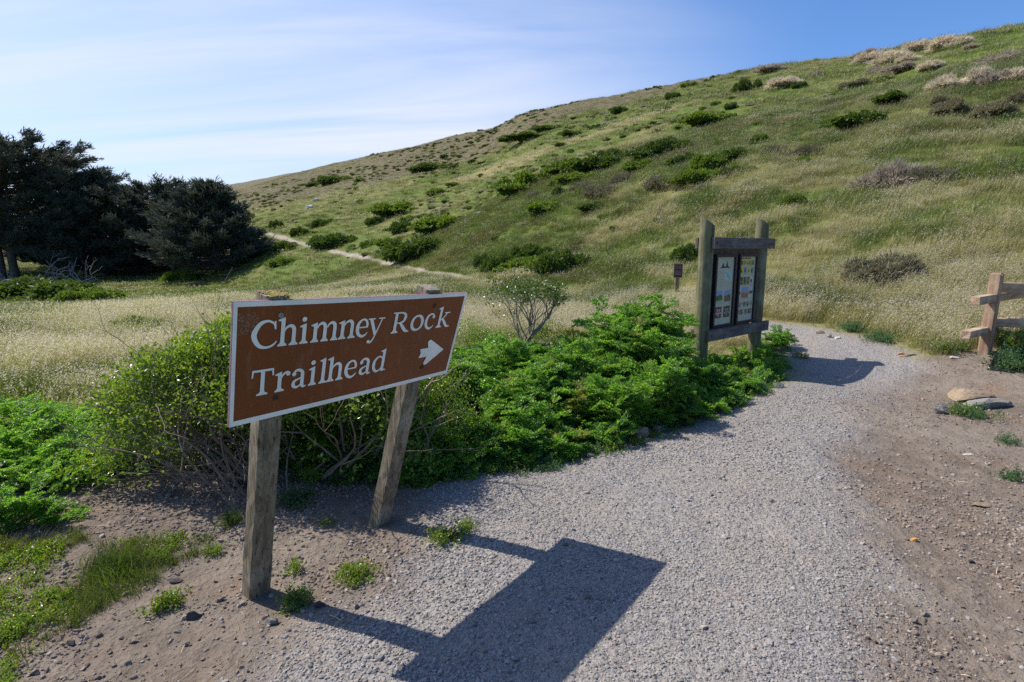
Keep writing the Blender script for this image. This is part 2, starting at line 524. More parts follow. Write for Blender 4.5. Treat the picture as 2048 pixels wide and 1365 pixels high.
def leaf_material(name, dark, light, trans, rough=0.5, tscale=0.4, straw=None, spec=0.3, var=6.0, tipc=None, vary=None):
    """thin leaves: diffuse + translucent; per-instance 'tint' and per-leaf 'tip' vary the colour"""
    m, nt, b = mat(name)
    P = objco(nt)
    oi = nt.nodes.new('ShaderNodeObjectInfo')
    c = mixc(nt, ramp(nt, noise(nt, var, 3, 0.6, P), 0.3, 0.7), dark, light)
    if vary is not None:
        W = nt.nodes.new('ShaderNodeNewGeometry').outputs['Position']
        c = mixc(nt, ramp(nt, noise(nt, 3.2, 4, 0.7, W), 0.40, 0.58, 0.0, 0.95), c, vary[0])
        c = mixc(nt, ramp(nt, attr(nt, 'tint', True), 0.6, 1.0, 0, 0.8), c, vary[1])
    if straw is not None:
        tn = attr(nt, 'tint', True)
        isb = math_(nt, 'GREATER_THAN', tn, 1.5)
        st = math_(nt, 'MULTIPLY_ADD', isb, -2.0, tn)
        W = nt.nodes.new('ShaderNodeNewGeometry').outputs['Position']
        c = mixc(nt, ramp(nt, noise(nt, 0.30, 4, 0.6, W), 0.48, 0.62, 0, 0.8), c, (0.095, 0.082, 0.020))
        c = mixc(nt, ramp(nt, noise(nt, 0.75, 5, 0.7, W), 0.50, 0.62, 0, 0.8), c, (0.034, 0.060, 0.010))
        f = math_(nt, 'MULTIPLY_ADD', attr(nt, 'tip'), 0.40, -0.20)
        f = math_(nt, 'ADD', st, f, clamp=True)
        br = mixc(nt, f, (0.085, 0.075, 0.036), (0.27, 0.215, 0.145))
        c = mixc(nt, f, c, straw)
        c = mixc(nt, math_(nt, 'MULTIPLY', isb, 0.85), c, br)
    if tipc is not None:
        c = mixc(nt, attr(nt, 'tip'), c, tipc)
    nt.links.new(c, b.inputs['Base Color'])
    b.inputs['Roughness'].default_value = rough
    b.inputs['Specular IOR Level'].default_value = spec
    tr = nt.nodes.new('ShaderNodeBsdfTranslucent')
    tc = mixc(nt, 0.75, c, trans) if straw is None else mixc(nt, 1.0, c, trans, 'MULTIPLY')
    nt.links.new(tc, tr.inputs['Color'])
    mx = nt.nodes.new('ShaderNodeMixShader'); mx.inputs[0].default_value = tscale
    nt.links.new(b.outputs[0], mx.inputs[1]); nt.links.new(tr.outputs[0], mx.inputs[2])
    nt.links.new(mx.outputs[0], nt.nodes['Material Output'].inputs['Surface'])
    return m


def plain(name, col, rough=0.7, var=0.25, scale=12, bumpd=0.0, spec=0.3):
    m, nt, b = mat(name)
    P = objco(nt)
    lo = tuple(v * (1 - var) for v in col); hi = tuple(min(1, v * (1 + var)) for v in col)
    nf = noise(nt, scale, 5, 0.65, P)
    nt.links.new(mixc(nt, ramp(nt, nf, 0.3, 0.7), lo, hi), b.inputs['Base Color'])
    b.inputs['Roughness'].default_value = rough
    b.inputs['Specular IOR Level'].default_value = spec
    if bumpd: nt.links.new(bump(nt, nf, bumpd, 0.8), b.inputs['Normal'])
    return m


def wood(name, dark, mid, light, grain=(34, 34, 1.6), moss=None, mossf=0.5, crack=0.6, rot=(0, 0, 0)):
    m, nt, b = mat(name)
    P = objco(nt)
    G = mapping(nt, P, grain, rot)
    n1 = noise(nt, 1.0, 7, 0.65, G, 0.4)
    n2 = noise(nt, 2.6, 5, 0.7, G, 0.2)
    nb_ = noise(nt, 4.0, 5, 0.6, P)
    c = mixc(nt, ramp(nt, n1, 0.36, 0.62), dark, mid)
    c = mixc(nt, ramp(nt, nb_, 0.5, 0.68, 0, 0.75), c, light)
    c = mixc(nt, ramp(nt, n2, 0.36, 0.44, crack, 0.0), c, tuple(v * 0.28 for v in dark))
    if moss is not None:
        c = mixc(nt, ramp(nt, noise(nt, 9, 5, 0.6, P), 0.56, 0.68, 0, mossf), c, moss)
    nt.links.new(c, b.inputs['Base Color'])
    b.inputs['Roughness'].default_value = 0.85
    b.inputs['Specular IOR Level'].default_value = 0.2
    nb = bump(nt, n1, 0.006, 0.8)
    nb = bump(nt, n2, 0.004, 0.8, nb)
    nt.links.new(nb, b.inputs['Normal'])
    return m


M_GROUND = ground_material()
M_GRASS = leaf_material('grass_blades', (0.052, 0.090, 0.010), (0.120, 0.170, 0.022), (1.2, 1.3, 0.6), 0.6, 0.42, straw=(0.46, 0.385, 0.215), spec=0.25, var=3)
M_SEED = leaf_material('grass_seed_heads', (0.56, 0.50, 0.39), (0.74, 0.67, 0.55), (0.76, 0.69, 0.56), 0.6, 0.5, spec=0.3, var=3)
M_HEM = leaf_material('hemlock_leaf', (0.056, 0.140, 0.018), (0.142, 0.262, 0.031), (0.36, 0.72, 0.05), 0.38, 0.42, straw=None, spec=0.4, var=9, vary=((0.026, 0.078, 0.022), (0.205, 0.315, 0.034)))
M_HEMY = leaf_material('yellowing_hemlock_leaf', (0.12, 0.16, 0.02), (0.22, 0.24, 0.04), (0.40, 0.42, 0.05), 0.45, 0.4, spec=0.4, var=9)
M_COY = leaf_material('coyote_brush_leaf', (0.068, 0.128, 0.013), (0.155, 0.235, 0.028), (0.36, 0.54, 0.03), 0.34, 0.35, spec=0.5, var=14)
M_SAP = leaf_material('sapling_leaf', (0.040, 0.078, 0.012), (0.095, 0.150, 0.022), (0.18, 0.28, 0.03), 0.36, 0.28, spec=0.5, var=14)
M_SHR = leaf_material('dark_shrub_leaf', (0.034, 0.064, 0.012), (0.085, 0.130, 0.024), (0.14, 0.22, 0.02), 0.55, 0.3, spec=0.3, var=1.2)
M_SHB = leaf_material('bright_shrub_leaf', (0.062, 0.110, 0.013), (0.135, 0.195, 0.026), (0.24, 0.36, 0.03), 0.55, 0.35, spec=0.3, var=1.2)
M_SHG = leaf_material('grey_dead_shrub_twig', (0.125, 0.115, 0.062), (0.27, 0.245, 0.150), (0.30, 0.27, 0.16), 0.8, 0.25, spec=0.1, var=1.2)
M_TUS = leaf_material('dry_bunchgrass_blade', (0.46, 0.39, 0.28), (0.72, 0.63, 0.48), (0.7, 0.6, 0.45), 0.7, 0.35, spec=0.2, var=1.2)
M_TUSG = leaf_material('grey_bunchgrass_blade', (0.26, 0.215, 0.165), (0.46, 0.40, 0.32), (0.45, 0.38, 0.3), 0.7, 0.35, spec=0.2, var=1.2)
M_TEAL = leaf_material('blue_green_weed_leaf', (0.045, 0.095, 0.035), (0.095, 0.17, 0.075), (0.13, 0.28, 0.08), 0.5, 0.35, spec=0.4, var=12)
M_CYP = leaf_material('cypress_foliage', (0.042, 0.062, 0.052), (0.100, 0.110, 0.082), (0.10, 0.11, 0.07), 0.7, 0.2, spec=0.15, var=0.5)
M_BARK = plain('cypress_bark', (0.095, 0.08, 0.068), 0.9, 0.4, 3, 0.05)
M_TWIG = plain('grey_brown_twig', (0.20, 0.155, 0.12), 0.85, 0.4, 14)
M_TWIGP = plain('pale_bare_twig', (0.23, 0.195, 0.155), 0.85, 0.35, 14)
M_DEAD = plain('bleached_dead_wood', (0.27, 0.255, 0.235), 0.85, 0.3, 2)
M_STEM = plain('green_stem', (0.14, 0.18, 0.05), 0.6, 0.3, 10)
M_STEMP = plain('purple_brown_stem', (0.13, 0.075, 0.055), 0.7, 0.3, 10)
M_PEB = plain('grey_gravel_stone', (0.30, 0.285, 0.28), 0.9, 0.3, 30, 0.001)


def stone_material(name, a, b_, c):
    m, nt, b = mat(name)
    P = objco(nt)
    oi = nt.nodes.new('ShaderNodeAttribute'); oi.attribute_name = 'tint'; oi.attribute_type = 'INSTANCER'
    col = mixc(nt, ramp(nt, oi.outputs['Fac'], 0.0, 0.55), a, b_)
    col = mixc(nt, ramp(nt, oi.outputs['Fac'], 0.8, 1.0), col, c)
    col = mixc(nt, ramp(nt, noise(nt, 60, 4, 0.6, P), 0.35, 0.7, 0, 0.4), col, tuple(v * 0.6 for v in a))
    nt.links.new(col, b.inputs['Base Color']); b.inputs['Roughness'].default_value = 0.88
    b.inputs['Specular IOR Level'].default_value = 0.25
    return m


M_PEBBLE = stone_material('gravel_stone', (0.122, 0.115, 0.115), (0.345, 0.322, 0.308), (0.33, 0.262, 0.205))
M_CLOD = stone_material('dirt_clod', (0.13, 0.10, 0.085), (0.27, 0.215, 0.175), (0.36, 0.33, 0.31))
M_STRAWL = plain('dry_straw_litter', (0.50, 0.40, 0.24), 0.8, 0.3, 20)


# ================================================================ ground sheets
def build_ground():
    th_f = np.radians(np.arange(-58, 58.01, 0.24))
    th_c = np.radians(np.concatenate([np.arange(62, 298, 6.0)]))
    th = np.concatenate([th_f, th_c])
    rr = [0.0]
    r = 0.5
    while r < 2500:
        rr.append(r)
        r *= 1.0165 if r < 260 else 1.25
    rr = np.array(rr[1:])
    nt_, nr = len(th), len(rr)
    R, T = np.meshgrid(rr, th, indexing='ij')
    X = (R * np.sin(T)).ravel(); Y = (R * np.cos(T)).ravel()
    Zv = height(X, Y)
    fl = fields(X, Y)
    far = sstep(280, 420, fl['r'])
    Zv = Zv * (1 - far) - 6 * far
    V = np.stack([X, Y, Zv], 1)
    i = np.arange(nr - 1)[:, None]; j = np.arange(nt_)[None, :]
    jn = (j + 1) % nt_
    Q = np.stack([i * nt_ + j, (i + 1) * nt_ + j, (i + 1) * nt_ + jn, i * nt_ + jn], -1)[..., ::-1].reshape(-1, 4)
    # middle disc
    V = np.concatenate([V, [[0, 0, Z(0, 0)]]])
    c = len(V) - 1
    Tr = np.stack([np.full(nt_, c), np.arange(nt_), (np.arange(nt_) + 1) % nt_], -1)[:, ::-1]
    A = {k: np.append(fl[k], fl[k][0]) for k in ('path', 'dirt', 'trail', 'straw', 'brown')}
    cen = V[Q].mean(1)
    fq = fields(cen[:, 0], cen[:, 1])
    cls = np.full(len(Q), 1)
    cls[fq['dirt'] > 0.5] = 0
    cls[(fq['u'] > 0.06)] = 2
    cls[fq['trail'] > 0.5] = 3
    cls[fq['path_hard'] > 0.5] = 4
    names = {0: ('dirt_ground', 'bare trampled dirt with stones and weeds round the sign posts'),
             1: ('meadow', 'dry grass meadow floor left of the hill'),
             2: ('hill', 'long grassy hillside rising to the right under the sky'),
             3: ('trail', 'narrow pale footpath climbing along the foot of the hill'),
             4: ('gravel_path', 'grey gravel path leading past the kiosk')}
    for k, (nm, lb) in names.items():
        q = Q[cls == k]
        tris = Tr if k == 4 else None
        used = np.unique(np.concatenate([q.ravel()] + ([tris.ravel()] if tris is not None else [])))
        mp = np.full(len(V), -1); mp[used] = np.arange(len(used))
        fs = [mp[q]] + ([mp[tris]] if tris is not None else [])
        me = mesh_np(nm, V[used], fs, {a: A[a][used] for a in A}, smooth=True)
        o = link(nm, me, mats=[M_GROUND])
        tag(o, lb, None, None, 'structure')


build_ground()


# ================================================================ scatter (stuff only)
def source(me): return bpy.data.objects.new(me.name, me)


def scatter(name, P, rot, scl, idx, tint, meshes, label, parent=None, kind='stuff', cat=None):
    n = len(P)
    me = bpy.data.meshes.new(name)
    me.vertices.add(n); me.vertices.foreach_set('co', np.asarray(P, np.float32).ravel())
    a = me.attributes.new('rot', 'FLOAT_VECTOR', 'POINT'); a.data.foreach_set('vector', np.asarray(rot, np.float32).ravel())
    scl = np.asarray(scl, np.float32)
    if scl.ndim == 1: scl = np.repeat(scl[:, None], 3, 1)
    a = me.attributes.new('scl', 'FLOAT_VECTOR', 'POINT'); a.data.foreach_set('vector', scl.ravel())
    a = me.attributes.new('idx', 'INT', 'POINT'); a.data.foreach_set('value', np.asarray(idx, np.int32))
    a = me.attributes.new('tint', 'FLOAT', 'POINT'); a.data.foreach_set('value', np.asarray(tint, np.float32))
    o = link(name, me, parent)
    ng = bpy.data.node_groups.new(name + '_scatter', 'GeometryNodeTree')
    ng.interface.new_socket('Geometry', in_out='INPUT', socket_type='NodeSocketGeometry')
    ng.interface.new_socket('Geometry', in_out='OUTPUT', socket_type='NodeSocketGeometry')
    gi = ng.nodes.new('NodeGroupInput'); go = ng.nodes.new('NodeGroupOutput')
    iop = ng.nodes.new('GeometryNodeInstanceOnPoints')
    g2i = ng.nodes.new('GeometryNodeGeometryToInstance')
    for m_ in reversed(meshes):          # the last link made is the first instance
        oi = ng.nodes.new('GeometryNodeObjectInfo'); oi.inputs['Object'].default_value = source(m_)
        ng.links.new(oi.outputs['Geometry'], g2i.inputs[0])
    def na(nm, dt):
        q = ng.nodes.new('GeometryNodeInputNamedAttribute'); q.data_type = dt; q.inputs['Name'].default_value = nm
        return q.outputs['Attribute']
    ng.links.new(gi.outputs[0], iop.inputs['Points'])
    ng.links.new(g2i.outputs[0], iop.inputs['Instance'])
    iop.inputs['Pick Instance'].default_value = True
    ng.links.new(na('idx', 'INT'), iop.inputs['Instance Index'])
    e2r = ng.nodes.new('FunctionNodeEulerToRotation')
    ng.links.new(na('rot', 'FLOAT_VECTOR'), e2r.inputs[0])
    ng.links.new(e2r.outputs[0], iop.inputs['Rotation'])
    ng.links.new(na('scl', 'FLOAT_VECTOR'), iop.inputs['Scale'])
    ng.links.new(iop.outputs[0], go.inputs[0])
    md = o.modifiers.new('scatter', 'NODES'); md.node_group = ng
    if parent is None: tag(o, label, cat, None, kind)
    else: o['kind'] = kind
    return o


# ---- pebbles
def rock_mesh(name, seed, sub=2, flat_=0.6, m=None, rough=0.25, cuts=7):
    rg = np.random.default_rng(seed)
    bm = bmesh.new()
    bmesh.ops.create_icosphere(bm, subdivisions=sub, radius=1.0)
    V = np.array([v.co[:] for v in bm.verts])
    for _ in range(cuts):
        nn = nrm(rg.normal(size=3)); d = rg.uniform(0.45, 0.85)
        s = V @ nn
        V = V - np.where(s > d, s - d, 0)[:, None] * nn
    V = V * (1 + rough * 0.25 * rg.normal(size=(len(V), 1)))
    V = V * np.array([1.0, rg.uniform(0.6, 0.95), flat_])
    for v, c in zip(bm.verts, V): v.co = c
    me = bpy.data.meshes.new(name); bm.to_mesh(me); bm.free()
    if m: me.materials.append(m)
    return me


def scatter_stones():
    rg = np.random.default_rng(3)
    # gravel: denser near the camera, down to where a stone is under a pixel
    xs, ys, sz = [], [], []
    def batch(n, rmin, rmax, s0, s1, keep):
        a = rg.uniform(math.radians(-50), math.radians(50), n)
        r = np.sqrt(rg.uniform(rmin ** 2, rmax ** 2, n))
        x, y = r * np.sin(a), r * np.cos(a)
        k = rg.uniform(size=n) < keep(x, y)
        x, y = x[k], y[k]
        s = s0 * (s1 / s0) ** (rg.uniform(size=len(x)) ** 2.2)
        xs.append(x); ys.append(y); sz.append(s)
    def gk(x, y):
        f = fields(x, y); sd = sdf(PATH, x, y)
        edge = sstep(-0.75, -0.1, sd) * sstep(0.3, -0.1, x)            # loose stones gather along the left shoulder
        return np.clip(f['path'] * (0.18 + 0.75 * sstep(.34, .66, fbm(x / .8, y / .8, 51, 4))) + edge * f['path'] * 0.6, 0, 1)
    batch(110000, 1.7, 4.0, 0.0034, 0.0100, gk)
    batch(90000, 4.0, 8.0, 0.007, 0.016, gk)
    batch(26000, 1.7, 4.5, 0.008, 0.016, lambda x, y: 0.9 * fields(x, y)['path'] * sstep(-0.8, -0.2, sdf(PATH, x, y)) * sstep(0.25, -0.2, x) + 0.10 * fields(x, y)['path'])
    batch(900, 1.7, 5.5, 0.012, 0.026, lambda x, y: fields(x, y)['path'])
    X = np.concatenate(xs); Y = np.concatenate(ys); S = np.concatenate(sz)
    n = len(X)
    P = np.stack([X, Y, height(X, Y) + S * 0.15], 1)
    meshes = [rock_mesh('gravel_stone_%d' % k, 100 + k, 1, 0.62, M_PEBBLE, 0.3, 6) for k in range(6)]
    rot = np.stack([rg.normal(0, 0.35, n), rg.normal(0, 0.35, n), rg.uniform(0, 6.28, n)], 1)
    scatter('gravel', P, rot, S, rg.integers(0, 6, n), rg.uniform(size=n), meshes, 'loose grey gravel stones lying over the path')
    # dirt clods and small stones
    xs.clear(); ys.clear(); sz.clear()
    def dk(x, y):
        f = fields(x, y)
        return np.clip(f['dirt'] * (1 - f['path']) * (.15 + .85 * sstep(0.40, 0.68, fbm(x / .5, y / .5, 53))), 0, 1)
    batch(70000, 1.7, 4.5, 0.003, 0.014, dk)
    batch(24000, 4.5, 9, 0.006, 0.018, dk)
    batch(5000, 1.8, 4.2, 0.009, 0.024, lambda x, y: dk(x, y) * np.where(x < 0, .8, .25))
    X = np.concatenate(xs); Y = np.concatenate(ys); S = np.concatenate(sz); n = len(X)
    P = np.stack([X, Y, height(X, Y) + S * 0.2], 1)
    meshes = [rock_mesh('dirt_clod_%d' % k, 140 + k, 1, 0.7, M_CLOD, 0.4, 5) for k in range(5)]
    rot = np.stack([rg.normal(0, 0.4, n), rg.normal(0, 0.4, n), rg.uniform(0, 6.28, n)], 1)
    scatter('dirt_clods', P, rot, S, rg.integers(0, 5, n), rg.uniform(size=n), meshes, 'small dirt clods and pebbles over the bare ground')
    # straw litter
    n = 2600
    a = rg.uniform(math.radians(-48), math.radians(48), n); r = np.sqrt(rg.uniform(1.8 ** 2, 6.5 ** 2, n))
    x, y = r * np.sin(a), r * np.cos(a); f = fields(x, y)
    k = rg.uniform(size=n) < f['dirt'] * (1 - f['path']) * sstep(.4, .7, fbm(x / .6, y / .6, 57)) * np.where(x < 0, 1, .3)
    x, y = x[k], y[k]; n = len(x)
    mb = MB()
    for i in range(n):
        L = rg.uniform(0.02, 0.075); w = rg.uniform(0.0008, 0.0018); t = rg.uniform(0, 6.28)
        d = np.array([math.cos(t), math.sin(t), rg.normal(0, .12)]); z = Z(x[i], y[i]) + 0.006
        c = np.array([x[i], y[i], z])
        tube(mb, [c - d * L / 2, c + np.array([0, 0, rg.uniform(0, .006)]), c + d * L / 2], [w, w, w * .6], 3)
    o = link('straw_litter', mb.mesh('straw_litter'), mats=[M_STRAWL])
    tag(o, 'scattered dry straw and grass stalks on the dirt', None, None, 'stuff')


scatter_stones()


# ---- grass
def grass_proto(name, seed, nb, foot, h0, h1, w, seeds=0.5, lean=0.35, seg=3):
    rg = np.random.default_rng(seed)
    mb = MB()
    for _ in range(nb):
        p = np.array([*rg.normal(0, foot * 0.5, 2), -0.02])
        h = rg.uniform(h0, h1); az = rg.uniform(0, 6.28)
        ln = np.array([math.cos(az), math.sin(az), 0]) * rg.uniform(0.05, 0.35) + np.array([lean * rg.uniform(.5, 1.3), -0.1 * lean, 0])
        side = nrm(np.cross(np.array([0, 0, 1.0]), np.array([math.cos(az + 1), math.sin(az + 1), 0])))
        ts = np.linspace(0, 1, seg + 1)
        C = p + np.stack([ln[0] * ts ** 2 * h, ln[1] * ts ** 2 * h, h * ts * (1 - 0.18 * ts * np.linalg.norm(ln))], 1)
        ww = w * rg.uniform(.6, 1.2) * np.array([1, .9, .6, .12])[:seg + 1]
        V = np.concatenate([C - side * ww[:, None] / 2, C + side * ww[:, None] / 2])
        Q = [(i, i + 1, seg + 2 + i, seg + 1 + i) for i in range(seg)]
        mb.add(V, Q, a=np.concatenate([ts, ts]) * rg.uniform(.3, 1))
        if rg.uniform() < seeds:
            k = 3
            tp = C[-1]; back = C[-1] - C[-2]
            f = rg.uniform(-0.3, 1.0, k)
            base = tp - back * f[:, None] * 0.8
            D = nrm(back) + rg.normal(0, .45, (k, 3)) + np.array([.5 * lean, 0, -.35])
            leaves(mb, base, D, max(0.03, w * 4.2), max(0.006, w * 1.25), rg, 0.1, m=1, a=1.0)
    me = mb.mesh(name)
    me.materials.append(M_GRASS); me.materials.append(M_SEED)
    return me


def grass_points(rg, n, rmin, rmax, amin, amax, keep):
    a = rg.uniform(math.radians(amin), math.radians(amax), n)
    r = np.sqrt(rg.uniform(rmin ** 2, rmax ** 2, n))
    x, y = r * np.sin(a), r * np.cos(a)
    k = rg.uniform(size=n) < keep(x, y)
    return x[k], y[k]


def clear_mask(x, y):
    f = fields(x, y)
    m = (1 - f['path']) * (1 - f['dirt']) * (1 - f['trail'])
    m = m * sstep(-0.15, 0.1, sdf(HEMLOCK, x, y)) * sstep(-0.15, 0.1, sdf(HEMLOCK_W, x, y))
    m = m * sstep(.05, .40, sdf(PATH, x, y)) * (.30 + .70 * sstep(.30, .52, fbm(x / 1.3, y / .9, 67, 3)))
    for (cx, cy, cr) in CLEAR:
        m = m * sstep(cr * .8, cr * 1.15, np.hypot(x - cx, y - cy))
    return np.clip(m, 0, 1)


CLEAR = [(3.4, 6.95, .75), (3.0, 6.85, .6), (-2.5, 3.9, .8), (4.15, 7.5, .75), (-1.62, 3.66, .95), (-.74, 4.02, .75), (2.4, 6.9, .35), (3.49, 7.82, .55), (2.95, 7.36, .4)]


def scatter_grass():
    rg = np.random.default_rng(11)
    near_s = [grass_proto('near_grass_%d' % k, 200 + k, 34, 0.16, 0.16, 0.44, 0.0042, 0.6 if k < 3 else 0.12) for k in range(5)]
    mid_s = [grass_proto('mid_grass_%d' % k, 220 + k, 46, 0.34, 0.14, 0.40, 0.0085, 0.5 if k < 3 else 0.08) for k in range(5)]
    far_s = [grass_proto('far_grass_%d' % k, 240 + k, 60, 0.75, 0.10, 0.30, 0.022, 0.32 if k < 3 else 0.04, seg=2) for k in range(5)]

    def lay(nm, lb, xy, protos, s0, s1, strawbias=0.0):
        x, y = xy; n = len(x); f = fields(x, y)
        st = np.clip(f['straw'] + strawbias + rg.normal(0, 0.16, n), 0, 1)
        st = np.clip(st, 0, 1)
        # seedy tufts where it is dry, leafy ones where it is green
        seedy = rg.uniform(size=n) < np.clip(f['seedy'] * (1 - .7 * f['brown']), 0.03, 0.92)
        isb = rg.uniform(size=n) < f['brown'] * .9
        st = np.where(isb, 2 + np.clip(st + .2, 0, .99), st * .95)
        idx = np.where(seedy, rg.integers(0, 3, n), rg.integers(3, 5, n))
        sc = rg.uniform(s0, s1, n) * (0.42 + 0.95 * fbm(x / 1.7, y / 1.7, 61)) * (1 - 0.35 * f['brown'])
        rot = np.stack([rg.normal(0, .08, n), rg.normal(0, .08, n), rg.normal(0.0, .55, n)], 1)
        P = np.stack([x, y, height(x, y) - 0.01], 1)
        scatter(nm, P, rot, sc, idx, st, protos, lb)

    nb = lambda d: (lambda x, y: clear_mask(x, y) * d)
    xa = grass_points(rg, 21000, 4.4, 15, -50, 50, nb(0.9))
    lay('meadow_grass', 'tall dry oat grass with pale seed heads close to the path', xa, near_s, 0.75, 1.15)
    xb = grass_points(rg, 56000, 15, 45, -50, 50, lambda x, y: clear_mask(x, y) * 0.9)
    lay('slope_grass', 'wind bent grass in green and straw patches on the lower slope', xb, mid_s, 0.75, 1.2)
    xc = grass_points(rg, 72000, 45, 165, -50, 50, lambda x, y: clear_mask(x, y) * 0.85 * (fields(x, y)['u'] < 1.06))
    lay('hillside_grass', 'short grass covering the far upper hillside', xc, far_s, 0.6, 1.1)




# ================================================================ trailhead sign
SW, SH = 1.22, 0.5
S_TL, S_TR, S_BR, S_BL = [np.array(v) for v in ((-1.012, 1.991, 1.408), (-.237, 2.932, 1.367), (-.369, 3.027, .904), (-1.098, 2.045, .913))]


def sgn(u, v, w=0.0):
    """a place on the sign: u metres from its left edge, v metres down, w metres proud of the face (the board is bowed and twisted)"""
    u = np.asarray(u, float); v = np.asarray(v, float)
    a = (u / SW)[..., None]; b = (v / SH)[..., None]
    P = S_TL * (1 - a) * (1 - b) + S_TR * a * (1 - b) + S_BR * a * b + S_BL * (1 - a) * b
    n = np.cross(S_BL - S_TL, S_TR - S_TL); n /= np.linalg.norm(n)
    bow = 0.012 * np.sin(np.pi * a) * (1 - 0.6 * b)
    return P + n * (np.asarray(w, float)[..., None] + bow)


S_N = np.cross(S_BL - S_TL, S_TR - S_TL); S_N /= np.linalg.norm(S_N)
if S_N[1] > 0: S_N = -S_N


def sign_material(name, col, rough, wear, wearcol, spec=0.4):
    m, nt, b = mat(name)
    P = objco(nt)
    c = mixc(nt, ramp(nt, noise(nt, 5, 5, 0.6, P), 0.3, 0.7), tuple(v * 0.88 for v in col), tuple(v * 1.1 for v in col))
    c = mixc(nt, ramp(nt, noise(nt, 150, 3, 0.6, P), 0.70, 0.74, 0, wear), c, wearcol)
    c = mixc(nt, ramp(nt, noise(nt, 1.0, 5, 0.7, mapping(nt, P, (26, 26, 2.0))), 0.56, 0.72, 0, 0.2), c, wearcol)
    nt.links.new(c, b.inputs['Base Color'])
    b.inputs['Roughness'].default_value = rough
    b.inputs['Specular IOR Level'].default_value = spec
    nt.links.new(bump(nt, noise(nt, 40, 4, 0.6, P), 0.0006, 0.5), b.inputs['Normal'])
    return m


M_SBROWN = sign_material('brown_sign_paint', (0.200, 0.049, 0.010), 0.42, 0.35, (0.40, 0.27, 0.19))
M_SWHITE = sign_material('white_sign_paint', (0.88, 0.87, 0.86), 0.5, 0.3, (0.5, 0.47, 0.45))
M_SEDGE = plain('chipped_sign_edge', (0.24, 0.13, 0.17), 0.7, 0.5, 60)
M_BOLT = plain('weathered_bolt_steel', (0.30, 0.29, 0.29), 0.5, 0.3, 60)
M_BOLTB = plain('dark_rusty_bolt', (0.075, 0.035, 0.025), 0.7, 0.4, 60)
M_POST = wood('weathered_sign_post_wood', (0.115, 0.090, 0.062), (0.255, 0.210, 0.152), (0.42, 0.365, 0.285), (46, 46, 1.8), (0.19, 0.19, 0.085), 0.4, 0.9)
M_MOSS = plain('yellow_lichen', (0.26, 0.20, 0.06), 0.9, 0.5, 60, 0.004)


def sheet(uv_poly_fn, nu=24, nv=2):
    pass


def sgrid(mb, u0, u1, v0, v1, w, nu=24, nv=8, m=0):
    U, Vv = np.meshgrid(np.linspace(u0, u1, nu + 1), np.linspace(v0, v1, nv + 1))
    V = sgn(U.ravel(), Vv.ravel(), np.full(U.size, w))
    k = nu + 1
    Q = [(j * k + i, (j + 1) * k + i, (j + 1) * k + i + 1, j * k + i + 1) for j in range(nv) for i in range(nu)]
    mb.add(V, Q, m=m)


def stroke(mb, P, Wd, z, n=24, closed=False):
    """brush stroke in sign metres: P (u, v) points, widths; smoothed, laid at height z"""
    P = np.asarray(P, float); Wd = np.asarray(Wd, float)
    k = len(P)
    if closed: idx = np.linspace(0, k, n * 2, endpoint=False)
    else: idx = np.linspace(0, k - 1, n if k > 2 else 2)
    def cr(A, t):
        i = int(math.floor(t)); f = t - i
        g = (lambda q: A[q % k]) if closed else (lambda q: A[min(max(q, 0), k - 1)])
        a, b, c, d = g(i - 1), g(i), g(i + 1), g(i + 2)
        if not closed and i == k - 1: return A[-1]
        return 0.5 * (2 * b + (c - a) * f + (2 * a - 5 * b + 4 * c - d) * f * f + (3 * b - a - 3 * c + d) * f ** 3)
    C = np.array([cr(P, t) for t in idx]); w = np.array([max(0.001, cr(Wd[:, None], t)[0]) for t in idx])
    if closed: T = np.roll(C, -1, 0) - np.roll(C, 1, 0)
    else: T = np.gradient(C, axis=0)
    T = nrm(T); Nn = np.stack([-T[:, 1], T[:, 0]], 1)
    A = C + Nn * w[:, None] / 2; B = C - Nn * w[:, None] / 2
    m_ = len(C)
    uv = np.concatenate([A, B])
    rng_ = range(m_) if closed else range(m_ - 1)
    Q = [(i, (i + 1) % m_, m_ + (i + 1) % m_, m_ + i) for i in rng_]
    mb.add(sgn(uv[:, 0], uv[:, 1], np.full(len(uv), z)), Q)


def spoly(mb, pts, z):
    pts = np.asarray(pts, float)
    V = sgn(pts[:, 0], pts[:, 1], np.full(len(pts), z))
    k = len(pts)
    if k == 4: mb.add(V, [(0, 1, 2, 3)])
    else:
        c = V.mean(0)
        mb.add(np.concatenate([V, [c]]), None, [(i, (i + 1) % k, k) for i in range(k)])


ST = 0.0165   # stem width
HL = 0.0062   # hairline


